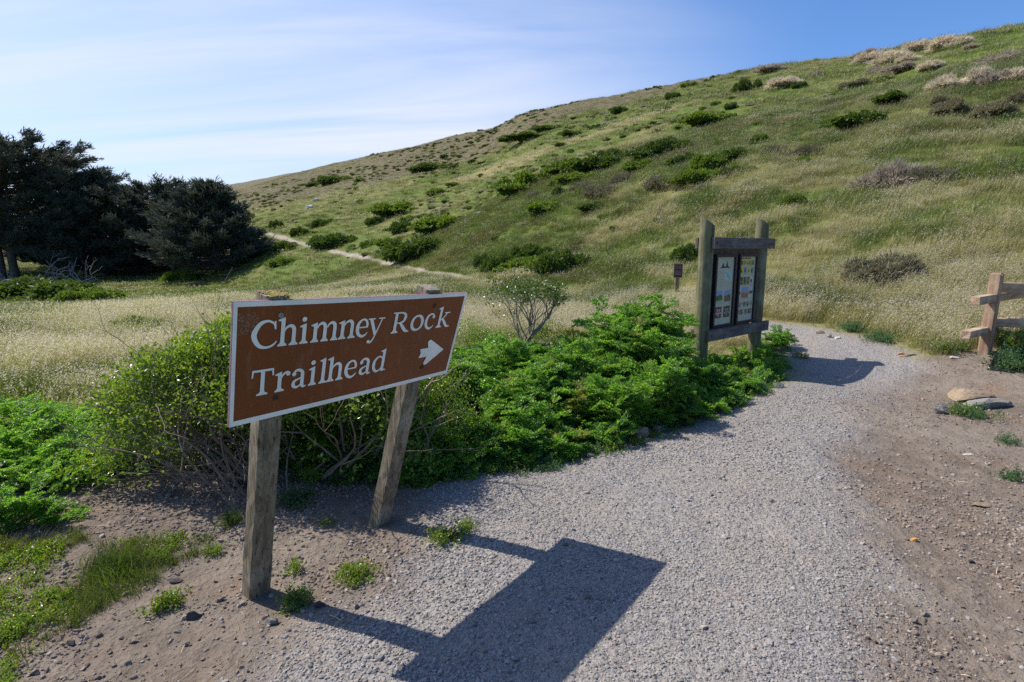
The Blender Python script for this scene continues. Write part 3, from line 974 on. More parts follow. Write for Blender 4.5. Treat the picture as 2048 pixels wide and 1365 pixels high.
class Glyph:
    """letters of a sturdy book serif, drawn stem by stem; x runs right, y up from the baseline"""
    def __init__(s, u0, base): s.u0 = u0; s.b = base; s.mb = MB(); s.z = 0.0022
    def _z(s): s.z += 0.00012; return s.z
    def st(s, P, W, n=24, closed=False): stroke(s.mb, [(s.u0 + x, s.b - y) for x, y in P], W, s._z(), n, closed)
    def po(s, P): spoly(s.mb, [(s.u0 + x, s.b - y) for x, y in P], s._z())
    def stem(s, x, y0, y1, w=ST): s.po([(x - w / 2, y0), (x + w / 2, y0), (x + w / 2, y1), (x - w / 2, y1)])
    def foot(s, x, y=0.0, l=0.019, r=0.019, up=1, w=ST):
        h = HL * 1.15
        s.po([(x - l, y), (x + r, y), (x + r, y + up * h), (x - l, y + up * h)])
        for sg, e in ((-1, l), (1, r)):
            if e > w / 2 + .002:
                s.po([(x + sg * w / 2 * 0.9, y + up * h * .5), (x + sg * (e - .001), y + up * h * .9), (x + sg * (w / 2 + .004), y + up * h * 1.5), (x + sg * w / 2, y + up * h * 2.6)])
    def flag(s, x, y, w=ST):
        s.po([(x - w / 2 - .0125, y - .0085), (x - w / 2 - .0120, y - .013), (x - w / 2 + .002, y - .0165), (x + w / 2, y), (x + w / 2 - .002, y + .0015)])
    def dot(s, x, y, r=0.0105):
        s.po([(x + r * math.cos(t), y + r * math.sin(t)) for t in np.linspace(0, 6.283, 18, endpoint=False)])
    def ball(s, x, y, r=.0085): s.dot(x, y, r)


X_, CAP, ASC = 0.0865, 0.109, 0.119


def g_C(g, w=.104):
    g.st([(.094, .083), (.084, .099), (.060, .1085), (.030, .096), (.0095, .054), (.028, .013), (.058, .001), (.085, .008), (.101, .024)],
         [.006, .008, .010, .0165, .021, .0165, .010, .0085, .004], 40)
    g.po([(.0885, .107), (.0945, .107), (.0965, .0735), (.0905, .0735), (.086, .092)])


def g_h(g):
    g.stem(.019, 0, ASC - .004); g.flag(.019, ASC); g.foot(.019)
    g.st([(.024, .062), (.036, .078), (.052, .083), (.064, .073), (.066, .055)], [.005, .0095, .0135, .016, ST], 20)
    g.stem(.066, 0, .058); g.foot(.066)


def g_i(g):
    g.stem(.019, 0, X_ - .003); g.flag(.019, X_); g.foot(.019); g.dot(.016, .106)


def g_l(g):
    g.stem(.019, 0, ASC - .003); g.flag(.019, ASC); g.foot(.019)


def g_n(g):
    g.stem(.019, 0, X_ - .003); g.flag(.019, X_); g.foot(.019)
    g.st([(.024, .062), (.036, .078), (.052, .083), (.064, .073), (.066, .055)], [.005, .0095, .0135, .016, ST], 20)
    g.stem(.066, 0, .058); g.foot(.066)


def g_m(g):
    g.stem(.019, 0, X_ - .003); g.flag(.019, X_); g.foot(.019, r=.017)
    for x in (.046, .0925 - .0005):
        g.st([(x - .022 + .003, .062), (x - .010, .078), (x + .004, .083), (x + .0155, .073), (x + .0175, .055)], [.005, .0095, .0135, .016, ST], 20)
        g.stem(x + .0175, 0, .058); g.foot(x + .0175, l=.017, r=.018)


def g_e(g):
    g.st([(.0115, .0455), (.058, .0465)], [.0062, .0062], 2)
    g.st([(.0580, .0435), (.0595, .060), (.050, .0795), (.032, .0835), (.014, .068), (.0085, .042), (.016, .016), (.036, .002), (.054, .008), (.0655, .020)],
         [.009, .0125, .0105, .009, .0145, .0175, .0155, .0125, .0085, .003], 44)


def g_y(g):
    g.st([(.015, .082), (.0465, .004)], [.0165, .0155], 2)
    g.st([(.076, .082), (.049, .008), (.036, -.022), (.023, -.034), (.013, -.030)], [.0065, .0075, .0085, .0085, .007], 26)
    g.dot(.0135, -.0285, .0082)
    g.po([(-.002, X_), (.036, X_), (.036, X_ - .0065), (-.002, X_ - .0065)])
    g.po([(.056, X_), (.091, X_), (.091, X_ - .0065), (.056, X_ - .0065)])


def g_R(g):
    g.stem(.022, 0, CAP); g.foot(.022, r=.022); g.po([(.0, CAP - .0068), (.05, CAP - .0068), (.05, CAP), (.0, CAP)])
    g.st([(.028, .1045), (.055, .1045), (.0745, .095), (.0775, .0785), (.069, .0605), (.050, .053), (.028, .0525)], [.008, .0085, .0125, .0165, .0135, .008, .0065], 34)
    g.st([(.048, .055), (.066, .033), (.086, .0105), (.103, .0035), (.112, .004)], [.012, .0165, .017, .0105, .006], 22)


def g_o(g):
    a = np.linspace(0, 2 * math.pi, 12, endpoint=False)
    P = [(.0425 + .0345 * math.cos(t), .0422 + .0385 * math.sin(t)) for t in a]
    g.st(P, [.0092 + .0088 * abs(math.cos(t - .25)) for t in a], 24, True)


def g_c(g):
    g.st([(.0600, .0640), (.053, .078), (.036, .0830), (.016, .070), (.0085, .042), (.016, .016), (.036, .002), (.053, .008), (.064, .019)],
         [.008, .010, .0095, .0150, .0178, .0155, .0125, .0085, .003], 40)
    g.ball(.0560, .0665, .0092)


def g_k(g):
    g.stem(.019, 0, ASC - .004); g.flag(.019, ASC); g.foot(.019)
    g.st([(.025, .040), (.050, .0625), (.066, .0835)], [.0075, .0075, .0075], 8)
    g.po([(.046, X_), (.085, X_), (.085, X_ - .0062), (.046, X_ - .0062)])
    g.st([(.038, .050), (.058, .024), (.077, .0042), (.095, .0032)], [.012, .0165, .0125, .006], 18)
    g.po([(.068, .0), (.097, .0), (.097, .0058), (.068, .0058)])


def g_T(g):
    g.stem(.047, 0, CAP); g.foot(.047, l=.023, r=.023)
    g.po([(.004, CAP + .0005), (.090, CAP + .0005), (.089, CAP - .009), (.005, CAP - .009)])
    g.po([(.003, CAP + .0015), (.010, CAP - .004), (.0075, .078), (.0015, .078)])
    g.po([(.091, CAP + .0015), (.084, CAP - .004), (.0865, .078), (.0925, .078)])
    g.po([(.0385, CAP - .008), (.0555, CAP - .008), (.0665, CAP - .009), (.0275, CAP - .009)])


def g_r(g):
    g.stem(.019, 0, X_ - .003); g.flag(.019, X_); g.foot(.019, r=.021)
    g.st([(.024, .058), (.034, .075), (.047, .0815), (.058, .078)], [.005, .009, .011, .013], 16)
    g.dot(.0545, .0745, .0092)


def g_a(g):
    g.st([(.010, .070), (.022, .0815), (.038, .0815), (.0505, .070), (.0515, .050)], [.0075, .0105, .0125, .0155, ST], 24)
    g.dot(.0135, .0665, .0092)
    g.stem(.0515, .012, .056)
    g.st([(.0515, .016), (.0555, .006), (.064, .0035), (.0715, .0075)], [ST, .0135, .008, .004], 12)
    g.st([(.0520, .0475), (.034, .042), (.0155, .033), (.0125, .0165), (.0245, .0055), (.040, .0105), (.0500, .022)], [.0068, .0075, .0125, .0155, .0110, .0075, .006], 30)


def g_d(g):
    g.st([(.056, .070), (.043, .0810), (.028, .0785), (.0125, .0625), (.0085, .040), (.0145, .0165), (.030, .0045), (.045, .0085), (.057, .021)],
         [.006, .0085, .0105, .0150, .0175, .0155, .0115, .0085, .0065], 38)
    g.stem(.0625, .006, ASC - .003); g.flag(.0625, ASC)
    g.po([(.0560, .0), (.0845, .003), (.0845, .0075), (.0695, .012), (.0560, .013)])


GLYPHS = dict(C=g_C, h=g_h, i=g_i, m=g_m, n=g_n, e=g_e, y=g_y, R=g_R, o=g_o, c=g_c, k=g_k, T=g_T, r=g_r, a=g_a, l=g_l, d=g_d)
LINE1 = [('C', .071), ('h', .176), ('i', .268), ('m', .318), ('n', .449), ('e', .536), ('y', .600), ('R', .737), ('o', .856), ('c', .950), ('k', 1.036)]
LINE2 = [('T', .078), ('r', .178), ('a', .246), ('i', .328), ('l', .378), ('h', .416), ('e', .506), ('a', .583), ('d', .661)]


def build_sign():
    root = empty('trailhead_sign', (-1.171, 2.321, Z(-1.171, 2.321)))
    tag(root, 'large brown trailhead sign with white lettering and arrow on two leaning wooden posts', 'sign')
    bpy.context.view_layer.update()
    inv = np.array(root.location)

    def put(name, mb, mats, parent, smooth=False):
        me = mb.mesh(name, smooth)
        for m_ in mats: me.materials.append(m_)
        o = bpy.data.objects.new(name, me); COL.objects.link(o); o.parent = parent
        o.matrix_parent_inverse = Matrix.Translation(-Vector(root.location)) if parent is root else Matrix.Translation(-Vector(root.location)).inverted() @ Matrix.Translation(-Vector(root.location))
        return o

    # board: a thin plywood sheet
    mb = MB(); T_ = 0.012
    sgrid(mb, 0, SW, 0, SH, 0.0, 28, 8)
    sgrid(mb, 0, SW, 0, SH, -T_, 28, 8, m=1)
    for (u0, v0, u1, v1) in ((0, 0, SW, 0), (SW, 0, SW, SH), (SW, SH, 0, SH), (0, SH, 0, 0)):
        us = np.linspace(u0, u1, 29); vs = np.linspace(v0, v1, 29)
        A = sgn(us, vs, np.full(29, 0.0)); B = sgn(us, vs, np.full(29, -T_))
        mb.add(np.concatenate([A, B]), [(i, i + 1, 30 + i, 29 + i) for i in range(28)], m=1)
    board = put('sign_board', mb, [M_SBROWN, M_SEDGE], root)
    # white border
    mb = MB(); bw = 0.0165; e = 0.0008
    for (u0, u1, v0, v1) in ((e, SW - e, e, bw + .004), (e, SW - e, SH - bw - .006, SH - e), (e, bw, bw + .004, SH - bw - .006), (SW - bw, SW - e, bw + .004, SH - bw - .006)):
        sgrid(mb, u0, u1, v0, v1, 0.0016, 28, 8)
    put('border', mb, [M_SWHITE], board)
    for line, base in ((LINE1, .1895), (LINE2, .3885)):
        for ch, u in line:
            g = Glyph(u, base + (0.003 if base < .3 and u > .7 else 0)); GLYPHS[ch](g)
            put('letter', g.mb, [M_SWHITE], board)
    # arrow with rounded barbs
    mb = MB(); z = 0.0024
    spoly(mb, [(.960, .306), (1.040, .306), (1.040, .358), (.960, .358), (.9705, .332)], z)
    spoly(mb, [(1.140, .333), (1.030, .262), (1.018, .2585), (1.007, .266), (1.006, .276), (1.030, .312), (1.030, .354), (1.006, .390), (1.007, .400), (1.018, .4075), (1.030, .404)], z + .0003)
    put('arrow', mb, [M_SWHITE], board)
    # worn corner: remains of a sticker
    mb = MB(); rg = np.random.default_rng(5)
    for _ in range(260):
        u = .022 + .075 * rg.uniform() ** 1.1; v = .045 + .085 * rg.uniform()
        if rg.uniform() > 1.15 - (u - .02) * 6: continue
        s = rg.uniform(.0007, .0022)
        spoly(mb, [(u - s, v - s * .6), (u + s * rg.uniform(.5, 1.5), v - s * .4), (u + s, v + s * .7), (u - s * .7, v + s * rg.uniform(.4, 1))], 0.0012)
    put('sticker_residue', mb, [plain('sticker_residue', (0.36, 0.26, 0.24), 0.8, 0.3, 60)], board)['kind'] = 'stuff'
    mb = MB(); rg = np.random.default_rng(12)
    for (u0, v0, n_, ln) in ((.996, .070, 9, .045), (1.002, .424, 6, .03), (.187, .420, 6, .035), (.182, .066, 5, .02), (.60, .02, 5, .03), (.36, .30, 4, .02)):
        for _ in range(n_):
            u = u0 + rg.normal(0, .004); w_ = rg.uniform(.0006, .0018); l_ = ln * rg.uniform(.4, 1.1); v = v0 + rg.uniform(0, .008)
            spoly(mb, [(u - w_, v), (u + w_, v), (u + w_ * .3, v + l_), (u - w_ * .3, v + l_)], .0009 + rg.uniform(0, .0003))
    for _ in range(26):                    # hairline scratches and chips
        u, v, a_, l_ = rg.uniform(.04, 1.18), rg.uniform(.05, .45), rg.uniform(-.6, .6), rg.uniform(.006, .05)
        spoly(mb, [(u, v), (u + l_ * math.cos(a_), v + l_ * math.sin(a_)), (u + l_ * math.cos(a_), v + l_ * math.sin(a_) + .0007), (u, v + .0007)], .0010 + rg.uniform(0, .0003))
    put('weather_stain', mb, [plain('weather_stain', (0.26, 0.105, 0.055), 0.7, 0.3, 60)], board)['kind'] = 'stuff'
    for (u, v, mm) in ((.182, .061, M_BOLT), (.187, .414, M_BOLTB), (.996, .064, M_BOLTB), (1.002, .418, M_BOLTB)):
        mb = MB(); c = sgn(np.array(u), np.array(v), np.array(0.0)); d = S_N
        _, a_, b_ = frame_of(d)
        ang = np.arange(14) * 2 * math.pi / 14
        rings = [(0.0115, .002), (.0108, .0045), (.007, .0062), (.002, .0066)]
        V = np.concatenate([c + d * h + r * (np.cos(ang)[:, None] * a_ + np.sin(ang)[:, None] * b_) for r, h in rings])
        mb.add(V, [(k * 14 + j, k * 14 + (j + 1) % 14, (k + 1) * 14 + (j + 1) % 14, (k + 1) * 14 + j) for k in range(3) for j in range(14)])
        put('bolt', mb, [mm], board, True)
    # posts: sawn timbers, split and leaning
    ax = nrm(np.array([S_TR[0] - S_TL[0], S_TR[1] - S_TL[1], 0]))
    for (base, u, top_v, wx, wy, mossy) in (((-1.171, 2.321), .178, -.010, .049, .040, True), ((-.737, 2.942), .985, -.022, .047, .040, False)):
        b0 = np.array([*base, Z(*base) - 0.12])
        pt = sgn(np.array(u), np.array(top_v), np.array(-0.014 - wy)); pm = sgn(np.array(u), np.array(.5), np.array(-0.014 - wy))
        d = nrm(pt - pm)
        q0 = pm + (pm - pt) / (pt - pm)[2] * (pm[2] - Z(*base)); q0[:2] = q0[:2] * .5 + (np.array(base) + np.array([-.03, .06])) * .5
        # straight timber from the ground to the top edge of the board
        A = q0 + (q0 - pt) / np.linalg.norm(q0 - pt) * 0.15; B = pt
        D = nrm(B - A); nx = nrm(ax - D * (ax @ D)); ny = np.cross(D, nx)
        rg = np.random.default_rng(int(u * 1000))
        K = 26; mb = MB(); prof = []
        ch = 0.008
        loop = [(-1, -1 + ch / wy), (-1 + ch / wx, -1), (-.35, -1), (-.30, -.965), (.3, -1), (1 - ch / wx, -1), (1, -1 + ch / wy), (1, .2), (1, 1), (0, 1), (-1, 1), (-1, .1)]
        V = []
        for k in range(K):
            t = k / (K - 1); c = A + (B - A) * t
            wv = 1 + 0.02 * math.sin(t * 9 + u) + (0.0 if t < .93 else -0.03)
            for (a_, b_) in loop:
                jit = rg.normal(0, .0012)
                V.append(c + nx * (a_ * wx * wv + jit) + ny * (b_ * wy + rg.normal(0, .0012)))
        n_ = len(loop)
        Q = [(k * n_ + j, k * n_ + (j + 1) % n_, (k + 1) * n_ + (j + 1) % n_, (k + 1) * n_ + j) for k in range(K - 1) for j in range(n_)]
        V = np.array(V); cc = V[-n_:].mean(0) + D * 0.004
        mb.add(np.concatenate([V, [cc]]), Q, [((K - 1) * n_ + j, (K - 1) * n_ + (j + 1) % n_, K * n_) for j in range(n_)])
        post = put('post', mb, [M_POST], root)
        if mossy:
            mb = MB()
            for _ in range(60):
                a_, b_ = rg.uniform(-.9, .95), rg.uniform(-.95, .9)
                c = B + nx * a_ * wx + ny * b_ * wy + D * .003; s = rg.uniform(.003, .008)
                mb.box(c, (s, s, .0018), nx, ny, D)
            put('lichen', mb, [M_MOSS], post)
    return root


build_sign()


# ================================================================ information kiosk
M_LOG = wood('mossy_kiosk_log', (0.085, 0.080, 0.045), (0.185, 0.175, 0.105), (0.26, 0.25, 0.17), (24, 24, 1.3), (0.17, 0.19, 0.07), 0.5, 0.6)
M_LOGTOP = plain('sawn_log_end', (0.34, 0.325, 0.26), 0.9, 0.3, 30)
M_BEAM = wood('grey_kiosk_beam', (0.085, 0.072, 0.068), (0.165, 0.145, 0.138), (0.24, 0.215, 0.20), (3, 26, 26), None, 0, 0.6)
M_BOARD = wood('kiosk_board', (0.075, 0.058, 0.048), (0.13, 0.105, 0.09), (0.17, 0.145, 0.12), (26, 26, 1.6), None, 0, 0.4)
M_FRAME = plain('black_panel_frame', (0.022, 0.020, 0.026), 0.5, 0.2, 20)
M_FRAMEP = plain('purple_grey_panel_trim', (0.115, 0.085, 0.10), 0.6, 0.2, 20)


def flatmat(name, col, rough=0.45):
    return plain(name, col, rough, 0.12, 40)


POSTER = [flatmat('poster_paper', (0.44, 0.46, 0.36)), flatmat('print_black', (0.02, 0.022, 0.02)), flatmat('print_grey_text', (0.34, 0.35, 0.30)), flatmat('print_map_blue', (0.36, 0.52, 0.56)),
          flatmat('print_map_green', (0.26, 0.46, 0.22)), flatmat('print_sky', (0.20, 0.33, 0.52)), flatmat('print_dark_green', (0.045, 0.10, 0.05)), flatmat('print_brown', (0.16, 0.12, 0.06)),
          flatmat('print_rust', (0.30, 0.15, 0.08)), flatmat('print_pink', (0.60, 0.36, 0.42)), flatmat('print_yellow', (0.62, 0.48, 0.04)), flatmat('print_olive', (0.24, 0.26, 0.06)),
          flatmat('print_pale', (0.50, 0.50, 0.48)), flatmat('print_tan', (0.36, 0.31, 0.24)), flatmat('print_dark', (0.06, 0.055, 0.045))]


def build_kiosk():
    L = np.array([2.40, 6.90]); R = np.array([3.49, 7.82])
    z0 = min(Z(*L), Z(*R))
    root = empty('information_kiosk', (*L, 0), math.atan2(R[1] - L[1], R[0] - L[0]))
    tag(root, 'wooden information kiosk with two framed posters between round log posts', 'notice board')
    D = float(np.linalg.norm(R - L))
    # local frame: x along the board, -y towards the reader
    def part(name, mb, mats, par=root, smooth=False):
        me = mb.mesh(name, smooth); o = link(name, me, par)
        for m_ in mats: me.materials.append(m_)
        return o
    for s, top, r in ((0.0, 2.03, .090), (D, 2.07, .087)):
        mb = MB(); n = 20; ang = np.arange(n) * 2 * math.pi / n
        zs = np.linspace(-0.15, 1.0, 22); V = []
        rg = np.random.default_rng(int(s * 10) + 2); ph = rg.uniform(0, 6)
        for k, t in enumerate(zs):
            rr = r * (1.04 - .06 * (k / 21)) * (1 + .02 * np.sin(3 * ang + ph + k * .2) + rg.normal(0, .008, n))
            x = rr * np.cos(ang); y = rr * np.sin(ang)
            zt = top - 0.02 - (x + r) / (2 * r) * 0.085 - (r - y) / (2 * r) * 0.09
            z = np.where(t > .999, zt, np.minimum(zt - .01, -0.15 + (top + .0 + .15) * k / 21))
            V.append(np.stack([s + x, y, z], 1))
        V = np.concatenate(V)
        Q = [(k * n + j, k * n + (j + 1) % n, (k + 1) * n + (j + 1) % n, (k + 1) * n + j) for k in range(21) for j in range(n)]
        mb.add(V, Q)
        post = part('post', mb, [M_LOG], smooth=True)
        mb = MB(); Vt = V[-n:]; mb.add(np.concatenate([Vt, [Vt.mean(0) + [0, 0, .002]]]), None, [(j, (j + 1) % n, n) for j in range(n)])
        part('sawn_end', mb, [M_LOGTOP], post)
    for zc, hz in ((1.66, .070), (.51, .070)):
        for side in (-1, 1):
            mb = MB(); y = side * (.092 + .021)
            mb.box(((D + .10) / 2, y, zc), ((D + .17) / 2, .021, hz), bevel=.006)
            beam = part('beam', mb, [M_BEAM])
            for xb in (0.02, D):
                if side < 0:
                    b2 = MB(); c = np.array([xb, y - .022, zc]); tube(b2, [c + [0, .004, 0], c + [0, -.006, 0]], [.012, .011], 10, cap=True)
                    part('bolt', b2, [M_BOLTB], beam, True)
    # boards between the posts
    x = 0.085; k = 0
    w = (D - .17) / 7
    for k in range(7):
        mb = MB(); mb.box((x + w * (k + .5), .012 + (k % 2) * .002, 1.14), (w / 2 - .0015, .014, .575))
        part('board', mb, [M_BOARD])
    # two shallow cases with posters
    for pi_, (x0, x1) in enumerate(((.165, .665), (.755, 1.245))):
        zt, zb = 1.52, .585
        fr = MB()
        yb, yf = -.004, -.062
        for (a, b, c, d) in ((x0, x0 + .035, zb, zt), (x1 - .03, x1, zb, zt), (x0 + .035, x1 - .03, zt - .035, zt), (x0 + .035, x1 - .03, zb, zb + .03)):
            fr.box(((a + b) / 2, (yb + yf) / 2, (c + d) / 2), ((b - a) / 2, (yb - yf) / 2, (d - c) / 2))
        case = part('panel_frame', fr, [M_FRAME])
        tr = MB(); tr.box((x1 + .006, (yb + yf) / 2, (zb + zt) / 2), (.0055, .030, (zt - zb) / 2)); part('trim', tr, [M_FRAMEP], case)
        pm = MB(); yp = -.040
        ax0, ax1, az0, az1 = x0 + .036, x1 - .031, zb + .031, zt - .036
        W_, H_ = ax1 - ax0, az1 - az0
        lay = [0]
        def q(u0, u1, v0, v1, m, y_=None):
            lay[0] += 1; y2 = yp - .0004 * (1 + (lay[0] % 3) if y_ is None else y_)
            P = [(ax0 + u * W_, y2, az1 - v * H_) for u, v in ((u0, v1), (u1, v1), (u1, v0), (u0, v0))]
            pm.add(P, [(0, 1, 2, 3)], m=m)
        pm.add([(ax0, yp, az0), (ax1, yp, az0), (ax1, yp, az1), (ax0, yp, az1)], [(0, 1, 2, 3)], m=0)
        if pi_ == 0:
            q(.25, .78, .022, .036, 2)                                       # heading
            def tri(P, m, y2=.0009): pm.add([(ax0 + u * W_, yp - y2, az1 - v * H_) for u, v in P], None, [(0, i, i + 1) for i in range(1, len(P) - 1)], m=m)
            tri([(.16, .158), (.82, .158), (.70, .140), (.62, .128), (.53, .134), (.42, .146), (.30, .142)], 1)
            tri([(.30, .15), (.45, .15), (.40, .095), (.36, .085)], 1, .0013)
            tri([(.55, .14), (.66, .14), (.60, .060), (.585, .052)], 1, .0013)
            for i in range(9): q(.10, .47 - .05 * (i % 3 == 2), .215 + i * .026, .222 + i * .026, 2)
            q(.50, .92, .20, .345, 3, 1); tri([(.55, .215), (.66, .225), (.78, .28), (.84, .33), (.76, .335), (.66, .27)], 4)
            for i in range(4): q(.52, .90, .365 + i * .022, .371 + i * .022, 2)
            for (u0, v0, cols) in ((.08, .49, (5, 6)), (.55, .49, (5, 7)), (.08, .73, (14, 9)), (.55, .73, (14, 13))):
                u1 = u0 + .36; v1 = v0 + .17
                q(u0, u1, v0, v1, cols[0], 1)
                if cols[0] == 5:
                    tri([(u0, v1), (u1, v1), (u1, v0 + .09), (u0 + .25, v0 + .055), (u0 + .12, v0 + .08), (u0, v0 + .075)], cols[1])
                    if cols[1] == 6: tri([(u0 + .05, v0 + .13), (u0 + .26, v0 + .12), (u0 + .20, v0 + .095)], 8, .0015); tri([(u0, v1), (u1, v1), (u1 - .05, v1 - .03), (u0, v1 - .02)], 4, .0017)
                else:
                    for a_ in range(5):
                        t = a_ * 1.2566 + .3
                        tri([(u0 + .18, v0 + .085), (u0 + .18 + .13 * math.cos(t - .35), v0 + .085 + .05 * math.sin(t - .35)), (u0 + .18 + .17 * math.cos(t), v0 + .085 + .07 * math.sin(t)), (u0 + .18 + .13 * math.cos(t + .35), v0 + .085 + .05 * math.sin(t + .35))], cols[1], .0015 + a_ * .0001)
                q(u0, u1, v1 + .015, v1 + .021, 2)
        else:
            rg = np.random.default_rng(9)
            q(.08, .70, .016, .030, 1)
            rows = [(.055, .075, 5, (11, 10, 10, 11, 11)), (.165, .10, 4, (10, 5, 10, 13)), (.31, .12, 4, (6, 7, 7, 12)), (.70, .075, 8, (14, 13, 12, 14, 13, 14, 12, 13)), (.82, .075, 8, (13, 14, 14, 12, 14, 13, 14, 14))]
            for v0, hh, n_, cs in rows:
                wd = .88 / n_
                for i in range(n_):
                    u0 = .06 + i * wd; q(u0, u0 + wd * .86, v0, v0 + hh, cs[i], 1)
                    for _ in range(4):
                        a_, b_ = rg.uniform(0, .5), rg.uniform(0, .6)
                        q(u0 + wd * .86 * a_, u0 + wd * .86 * (a_ + .35), v0 + hh * b_, v0 + hh * (b_ + .3), int(rg.choice([6, 10 if cs[i] in (10, 11) else 12, 11, 14])), 2)
                q(.06, .86, v0 + hh + .008, v0 + hh + .013, 2)
            q(.22, .66, .47, .64, 5, 1); q(.22, .66, .55, .64, 8, 2); q(.22, .66, .535, .56, 13, 3)
            for u0 in (.06, .72, .84):
                for i in range(3): q(u0, u0 + .10, .475 + i * .06, .52 + i * .06, 14 if i % 2 else 12, 1)
        part('poster', pm, POSTER, case)
    return root


build_kiosk()


# ================================================================ small sign in the meadow
def build_small_sign():
    p, t = hit(1353, 584)
    root = empty('regulation_sign', tuple(p), math.radians(-8))
    tag(root, 'small dark brown regulation sign on a thin post in the grass left of the kiosk', 'sign')
    CLEAR.append((p[0], p[1] - .5, .9))
    H = 58 / F * t; w = 17 / F * t / 2
    mb = MB(); mb.box((0, 0, H * .46), (.05, .035, H * .48), X=(1, 0, .0), bevel=.006)
    post = link('post', mb.mesh('post'), root, [wood('small_sign_post_wood', (0.16, 0.12, 0.08), (0.28, 0.22, 0.15), (0.36, 0.30, 0.22))])
    mb = MB(); hz = 28 / F * t / 2
    mb.box((0.01, -.045, H * .96 - hz), (w, .012, hz), bevel=.004)
    pan = link('sign_panel', mb.mesh('sign_panel'), root, [plain('dark_brown_sign_paint', (0.075, 0.026, 0.022), 0.5, 0.2, 20)])
    mb = MB(); y = -.0585; zc = H * .96 - hz
    g = lambda u0, u1, v0, v1, yy=y: mb.add([(0.01 + u * w, yy, zc + v * hz) for u, v in ((u0, v0), (u1, v0), (u1, v1), (u0, v1))], [(0, 1, 2, 3)])
    for u in (-.42, .36):                      # two round prohibition pictograms
        a = np.arange(20) * 2 * math.pi / 20
        o_ = np.stack([.01 + (u + .30 * np.cos(a)) * w, np.full(20, y), zc + (.5 + .24 * np.sin(a)) * hz], 1)
        i_ = np.stack([.01 + (u + .22 * np.cos(a)) * w, np.full(20, y), zc + (.5 + .17 * np.sin(a)) * hz], 1)
        mb.add(np.concatenate([o_, i_]), [(k, (k + 1) % 20, 20 + (k + 1) % 20, 20 + k) for k in range(20)])
        mb.add([(.01 + (u + a_) * w, y - .001, zc + (.5 + b_) * hz) for a_, b_ in ((-.18, .10), (-.13, .15), (.18, -.10), (.13, -.15))], [(0, 1, 2, 3)])
    for v in (-.02, -.28, -.50): g(-.72, .72, v - .06, v + .04)
    link('print', mb.mesh('print'), pan, [plain('faded_pink_print', (0.30, 0.17, 0.16), 0.6, 0.2, 20)])
    mb = MB(); e = .05
    for (u0, u1, v0, v1) in ((-.99, .99, .93, .985), (-.99, .99, -.985, -.93), (-.99, -.92, -.93, .93), (.92, .99, -.93, .93)): g(u0, u1, v0, v1)
    link('border', mb.mesh('border'), pan, [plain('faded_border_print', (0.36, 0.30, 0.27), 0.6, 0.2, 20)])


build_small_sign()


# ================================================================ rail fence
M_RAIL = wood('redwood_fence_rail', (0.27, 0.18, 0.12), (0.46, 0.33, 0.225), (0.56, 0.44, 0.31), (2.2, 26, 26), None, 0, 0.45)
M_FPOST = wood('redwood_fence_post', (0.24, 0.152, 0.105), (0.42, 0.29, 0.20), (0.50, 0.38, 0.27), (26, 26, 1.6), None, 0, 0.4)


def build_fence():
    px, py = flat(1966, 722, 0.12)
    z0 = Z(px, py)
    root = empty('rail_fence', (px, py, z0))
    tag(root, 'reddish wooden post and rail fence end at the right edge of the dirt', 'fence')
    mb = MB(); a = math.radians(38)
    bm = bmesh.new(); bmesh.ops.create_cube(bm, size=2)
    for v in bm.verts: v.co = Vector((v.co.x * .066, v.co.y * .066, .46 + v.co.z * .60))
    bmesh.ops.bevel(bm, geom=list(bm.edges), offset=.018, segments=3, affect='EDGES')
    bmesh.ops.rotate(bm, verts=bm.verts, cent=(0, 0, 0), matrix=Matrix.Rotation(a, 3, 'Z'))
    mb.bm(bm)
    o = link('post', mb.mesh('post'), root, [M_FPOST]); o.rotation_euler = (math.radians(0), math.radians(1.0), 0)
    def rail(start, d, L, z, hh, wy, seed):
        rg = np.random.default_rng(seed)
        d = nrm(np.array([*d, 0.0])); sd = np.array([-d[1], d[0], 0])
        me = MB(); K = 8; V = []
        for k in range(K):
            t = k / (K - 1)
            for (p, q) in ((-1, -1), (1, -1), (1, 1), (-1, 1)):
                V.append((L * (t - .0) + (rg.uniform(-.03, .02) if k == 0 else 0), p * wy * (1 + rg.normal(0, .06)), q * hh * (1 + rg.normal(0, .05)) + .012 * math.sin(t * 5 + seed)))
        Q = [(k * 4 + j, k * 4 + (j + 1) % 4, k * 4 + 4 + (j + 1) % 4, k * 4 + 4 + j) for k in range(K - 1) for j in range(4)] + [(3, 2, 1, 0), (K * 4 - 4, K * 4 - 3, K * 4 - 2, K * 4 - 1)]
        me.add(V, Q)
        o_ = link('rail', me.mesh('rail'), root, [M_RAIL])
        o_.location = (start[0], start[1], z); o_.rotation_euler = (0, 0, math.atan2(d[1], d[0]))
        bv = o_.modifiers.new('bevel', 'BEVEL'); bv.width = .008; bv.segments = 2
    dA = (.80, .60); sA = (-.60, -.46)
    rail(sA, dA, 3.2, .95 - z0, .052, .048, 1)
    rail((sA[0] - .06, sA[1] + 0), dA, 3.2, .53 - z0, .050, .048, 2)
    dB = (.96, -.28); sB = (.16, .14)
    rail(sB, dB, 3.0, 1.085 - z0, .068, .045, 3)
    rail((sB[0] - .05, sB[1]), (.94, -.34), 3.0, .635 - z0, .055, .045, 4)


build_fence()


